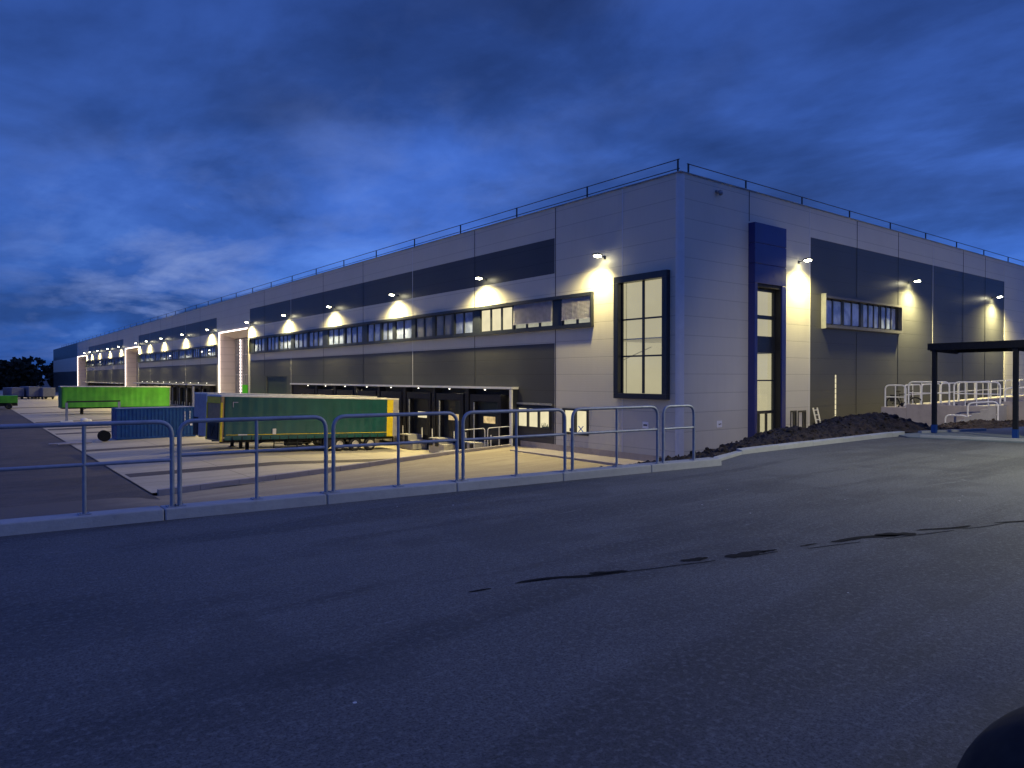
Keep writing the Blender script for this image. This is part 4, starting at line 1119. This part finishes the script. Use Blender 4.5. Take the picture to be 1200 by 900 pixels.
# distant wood
rnd = random.Random(11); mb = MB()
for k in range(150):
    x = -330 + 345*rnd.random(); y = 318 + rnd.uniform(-8, 40) + (x*-.04)
    top = 8.0 + 2.2*mn.noise(Vector((x*.05, 1.3, 0))) + rnd.uniform(-1.4, 1.6); rad = rnd.uniform(3.5, 6)
    mb.tube([(x, y, -4.5), (x+rnd.uniform(-.5, .5), y, top-rad)], [.4, .2], 5)
    for q in range(300):
        a = rnd.uniform(0, 2*math.pi); u = rnd.uniform(-1, 1); r_ = rnd.uniform(.55, 1)**.5
        hx = math.sqrt(max(0, 1-u*u)); H_ = (top+3.5)/2
        c = Vector((x+rad*r_*hx*math.cos(a), y+rad*r_*hx*math.sin(a), top-H_ + H_*r_*u))
        s_ = rnd.uniform(.5, 1.1); d1_ = Vector((rnd.uniform(-1, 1), rnd.uniform(-1, 1), rnd.uniform(-1, 1))).normalized(); d2_ = d1_.cross(Vector((rnd.uniform(-1, 1), rnd.uniform(-1, 1), rnd.uniform(-1, 1)))).normalized()
        mb.add([c-d1_*s_, c+d2_*s_, c+d1_*s_*.9, c-d2_*s_], [(0, 1, 2, 3)])
tag(build('distant_wood', mb, M['tree']), 'dark tree line beyond the yard on the left', 'trees', kind='stuff')

# ------------------------------------------------------------------ right side: platform, ramp, rails
pf = thing('loading_platform', 'raised concrete platform with ramp in front of the short side of the hall', 'platform', (7.25, -7, -2.6))
mb = MB()
mb.box(7.25, 7.5, -11.95, -7.9, -3.1, .34); mb.box(7.25, 7.5, -7.895, -6.7, -3.1, .17)
mb.box(7.501, 12, -6.95, -6.7, -3.1, .17)
build('front_wall', mb, M['wallconc'], pf, bevel=.01)
mb = MB(); mb.hexa([(7.25, -20, -3.1), (7.5, -20, -3.1), (7.5, -11.96, -3.1), (7.25, -11.96, -3.1)], [(7.25, -20, .95), (7.5, -20, .95), (7.5, -11.96, .58), (7.25, -11.96, .58)])
build('front_wall', mb, M['wallconc'], pf, bevel=.01)
mb = MB(); mb.box(7.502, 62, -20, -6.96, -.3, -.02); build('deck', mb, M['platconc'], pf)
mb = MB(); mb.hexa([(12.01, -7.0, -3), (60, -7.0, -3), (60, -6.6, -3), (12.01, -6.6, -3)], [(12.01, -7.0, .2), (60, -7.0, .9), (60, -6.6, .9), (12.01, -6.6, .2)]); build('ramp_wall', mb, M['wallconc'], pf)
mb = MB(); mb.hexa([(12.01, -6.59, -3), (60, -6.59, -3), (60, -5.3, -3), (12.01, -5.3, -3)], [(12.01, -6.59, .1), (60, -6.59, .8), (60, -5.3, .8), (12.01, -5.3, .1)]); build('ramp', mb, M['platconc'], pf)
mb = MB()
for k in range(7): mb.box(14.2+k*1.45, 14.45+k*1.45, -7.012, -7.001, .0+.02*k, .11+.02*k)
build('drain_slot', mb, M['black'], pf)
mb = MB()
for k in range(5): mb.box(5.9, 7.24, -12.1+.3*k, -11.8+.3*k, -3.0, .42-.17*k)
build('steps', mb, M['platconc'], pf)
WG = 'white tubular railings on the platform and ramp'
def pr(a, b, h, mid, posts, lb, **k): return rail_panel('platform_railing', a, b, h, mid, posts, .034, .024, M['whitepaint'], lb, group=WG, plates=False, **k)
pr((7.37, -6.85, .17), (7.37, -7.82, .17), 1.08, .5, [.5], 'white railing panel at the left end of the platform, beside the bicycle')
pr((7.37, -7.95, .34), (7.37, -9.75, .34), 1.08, .55, [.33, .67], 'white railing panel left of the black shelter post, before the bicycle wheel')
pr((7.37, -9.95, .34), (7.37, -11.8, .34), 1.08, .55, [.25, .5, .75], 'white railing panel right of the black shelter post')
pr((7.37, -11.98, .58), (7.37, -14.2, .68), .58, .28, [.5], 'low white railing panel at the head of the steps')
names = ['first', 'second', 'third', 'fourth', 'fifth', 'sixth', 'seventh', 'eighth', 'ninth', 'tenth']
x = 9.6
for i in range(10):
    L_ = 1.9 if i < 1 else 2.35
    z0 = lerp(x, [(9.6, .18), (12, .2), (60, .9)]); z1 = lerp(x+L_, [(9.6, .18), (12, .2), (60, .9)])
    pr((x, -6.82, z0), (x+L_, -6.82, z1), 1.06, .55, [.5], '%s white railing panel from the left along the ramp' % names[i])
    x += L_+.14
pr((6.0, -11.0, -.55), (6.0, -12.15, -.45), 1.06, .5, [], 'upper stair handrail in front of the platform wall')
pr((6.0, -10.1, -1.05), (6.0, -11.0, -1.05), 1.0, .5, [], 'lower stair handrail half hidden by the soil heap')
# platform is lit by wall lamps and an added street lamp beam

# bicycle
bk = thing('bicycle', 'black bicycle parked on the platform behind the white railing', 'bicycle', (8.15, -7.4, -.02))
def wheel(yc):
    o = bpy.data.objects.new('wheel', None); col.objects.link(o); o.parent = bk; o.location = (0, yc, .35)
    mb = MB(); mb.torus((0, 0, 0), (1, 0, 0), .325, .026, 32, 8); build('tyre', mb, M['black'], o, True)
    mb = MB(); mb.torus((0, 0, 0), (1, 0, 0), .295, .010, 28, 6)
    for k in range(14): a_ = 2*math.pi*k/14; mb.tube([(0, 0, 0), (0, .29*math.cos(a_), .29*math.sin(a_))], .002, 3)
    mb.cyl((-.04, 0, 0), (1, 0, 0), .025, .08, 10); build('rim', mb, M['blackmetal'], o, True)
wheel(-.55); wheel(.53)
mb = MB(); 
bb = (0, .08, .30); seat = (0, .22, .80); head = (0, -.33, .86); headl = (0, -.37, .72); ra = (0, .53, .35); fa = (0, -.55, .35)
for a_, b_, r_ in ((bb, seat, .016), (seat, head, .018), (bb, headl, .021), (head, headl, .02), (bb, ra, .011), ((0, .20, .74), ra, .010)): mb.tube([a_, b_], r_, 8)
build('frame', mb, M['blackmetal'], bk, True)
mb = MB(); mb.tube([headl, fa], .015, 8); build('fork', mb, M['blackmetal'], bk, True)
mb = MB(); mb.tube([head, (0, -.36, .98)], .014, 6); mb.tube([(-.3, -.30, 1.02), (-.1, -.36, 1.0), (.1, -.36, 1.0), (.3, -.30, 1.02)], .013, 6); build('handlebar', mb, M['blackmetal'], bk, True)
mb = MB(); mb.tube([seat, (0, .25, .93)], .013, 6); mb.sphere((0, .28, .96), .14, 12, 8, (.5, 1, .25)); build('saddle', mb, M['black'], bk, True)
mb = MB(); mb.cyl((-.04, .08, .30), (1, 0, 0), .09, .012, 18); mb.tube([(-.06, .08, .30), (-.06, .0, .16)], .01, 6); mb.tube([(.06, .08, .30), (.06, .16, .44)], .01, 6); mb.box(-.14, -.05, -.04, .05, .14, .165); mb.box(.05, .14, .12, .2, .43, .455); build('crank', mb, M['blackmetal'], bk, True)
mb = MB(); mb.box(-.1, .1, .3, .62, .70, .78); mb.box(-.16, -.08, .34, .6, .45, .70); build('rear_bag', mb, M['black'], bk, True)

# black shelter frame
sf = thing('canopy_shelter', 'black steel flat roofed shelter frame at the right edge, posts wrapped in blue film', 'shelter', (-6.7, -14.58, .03))
posts = [(-6.7, -14.58), (-7.0, -16.68), (-7.55, -20.3), (-3.4, -14.3), (-3.7, -16.4), (-4.2, -20.0)]
mb = MB()
for x, y in posts[:3]:
    mb = MB(); mb.box(x-.055, x+.055, y-.055, y+.055, .03, 2.45); build('post', mb, M['blackmetal'], sf)
for x, y in posts[:3]:
    mb = MB(); mb.box(x-.062, x+.062, y-.062, y+.062, .04, .27); build('film_wrap', mb, M['bluewrap'], sf)
mb = MB(); mb.bar((-6.68, -14.42, 2.52), (-7.6, -20.9, 2.52), .16, .17); build('front_beam', mb, M['blackmetal'], sf)
mb = MB(); mb.bar((-3.5, -13.95, 2.50), (-4.35, -20.5, 2.50), .12, .12); build('rear_beam', mb, M['blackmetal'], sf)
mb = MB()
for t_ in (0.0, .32, .64, .98): mb.bar((-6.7-.9*t_, -14.5-6.3*t_, 2.46), (-3.5-.85*t_, -14.0-6.4*t_, 2.46), .08, .12)
build('cross_beam', mb, M['blackmetal'], sf)
mb = MB(); mb.hexa([(-6.75, -14.4, 2.61), (-3.4, -13.9, 2.58), (-4.3, -20.6, 2.58), (-7.65, -20.9, 2.61)], [(-6.75, -14.4, 2.63), (-3.4, -13.9, 2.60), (-4.3, -20.6, 2.60), (-7.65, -20.9, 2.63)]); build('roof', mb, M['blackmetal'], sf)
# ladder at the wall
ld = thing('ladder', 'white aluminium ladder leaning on the dark panels beside the entrance', 'ladder', (13.0, -.5, -2.6))
mb = MB(); mb.bar((0, 0, 0), (-.25, .42, 2.35), .04, .09); mb.bar((.48, 0, 0), (.23, .42, 2.35), .04, .09); build('stile', mb, M['whitepaint'], ld, True)
mb = MB()
for k in range(8): t_ = (k+.5)/8; mb.bar((-.25*t_, .42*t_, 2.35*t_), (.48-.25*t_, .42*t_, 2.35*t_), .05, .06)
build('rung', mb, M['whitepaint'], ld, True)

# unidentified rounded black object at the lower right corner, built as a plain cover
mb = MB(); nn = 48; kk_ = 16; vs = []
for i in range(kk_+1):
    ph = math.pi*.5*i/kk_*1.15
    for q in range(nn):
        t = 2*math.pi*q/nn
        vs.append((-26.445+.475*math.sin(min(ph, 1.9))*math.cos(t), -22.803+.475*math.sin(min(ph, 1.9))*math.sin(t), .232+.475*math.cos(ph)))
fs = [(i*nn+q, (i+1)*nn+q, (i+1)*nn+(q+1) % nn, i*nn+(q+1) % nn) for i in range(kk_) for q in range(nn)]
mb.add(vs, fs, True); mb.tube([(-26.445, -22.803, .0), (-26.445, -22.803, .14)], .455, 40)
tag(build('black_cover', mb, M['tyre']), 'black rounded object cut off by the bottom right corner of the photo', 'cover')

# street lamp off to the right that lights the road
sl_ = thing('street_lamp', 'tall street lamp standing right of the view', 'street lamp', (-9.6, -24.2, 0))
mb = MB(); mb.tube([(0, 0, 0), (0, 0, 7.4)], [.09, .05], 10); mb.tube([(0, 0, 7.3), (-.9, .5, 7.5)], .04, 8); build('pole', mb, M['galv'], sl_, True)
mb = MB(); mb.box(-1.25, -.75, .35, .6, 7.46, 7.56); build('lamp_head', mb, M['galv'], sl_, True)
mb = MB(); mb.box(-1.2, -.8, .38, .57, 7.44, 7.458); build('lens', mb, M['tinylamp'], sl_, True)
spot('street_light', (-10.4, -23.6, 7.4), (18, 16, -7.4), 9500, 58, 1.0, (1, .88, .62), .2)  # extra beam added to brighten platform and facade, without a second lamp head
spot('street_light', (-10.6, -23.7, 7.4), (-.35, .25, -1), 7200, 140, 1.0, (1, .97, .60), .2)

# ------------------------------------------------------------------ render settings
vs_ = scene.view_settings
vs_.view_transform = 'Standard'; vs_.look = 'None'; vs_.gamma = 1; vs_.exposure = 0
scene.render.engine = 'CYCLES'
try:
    scene.cycles.use_light_tree = True; scene.cycles.max_bounces = 6; scene.cycles.sample_clamp_indirect = 3
except Exception: pass
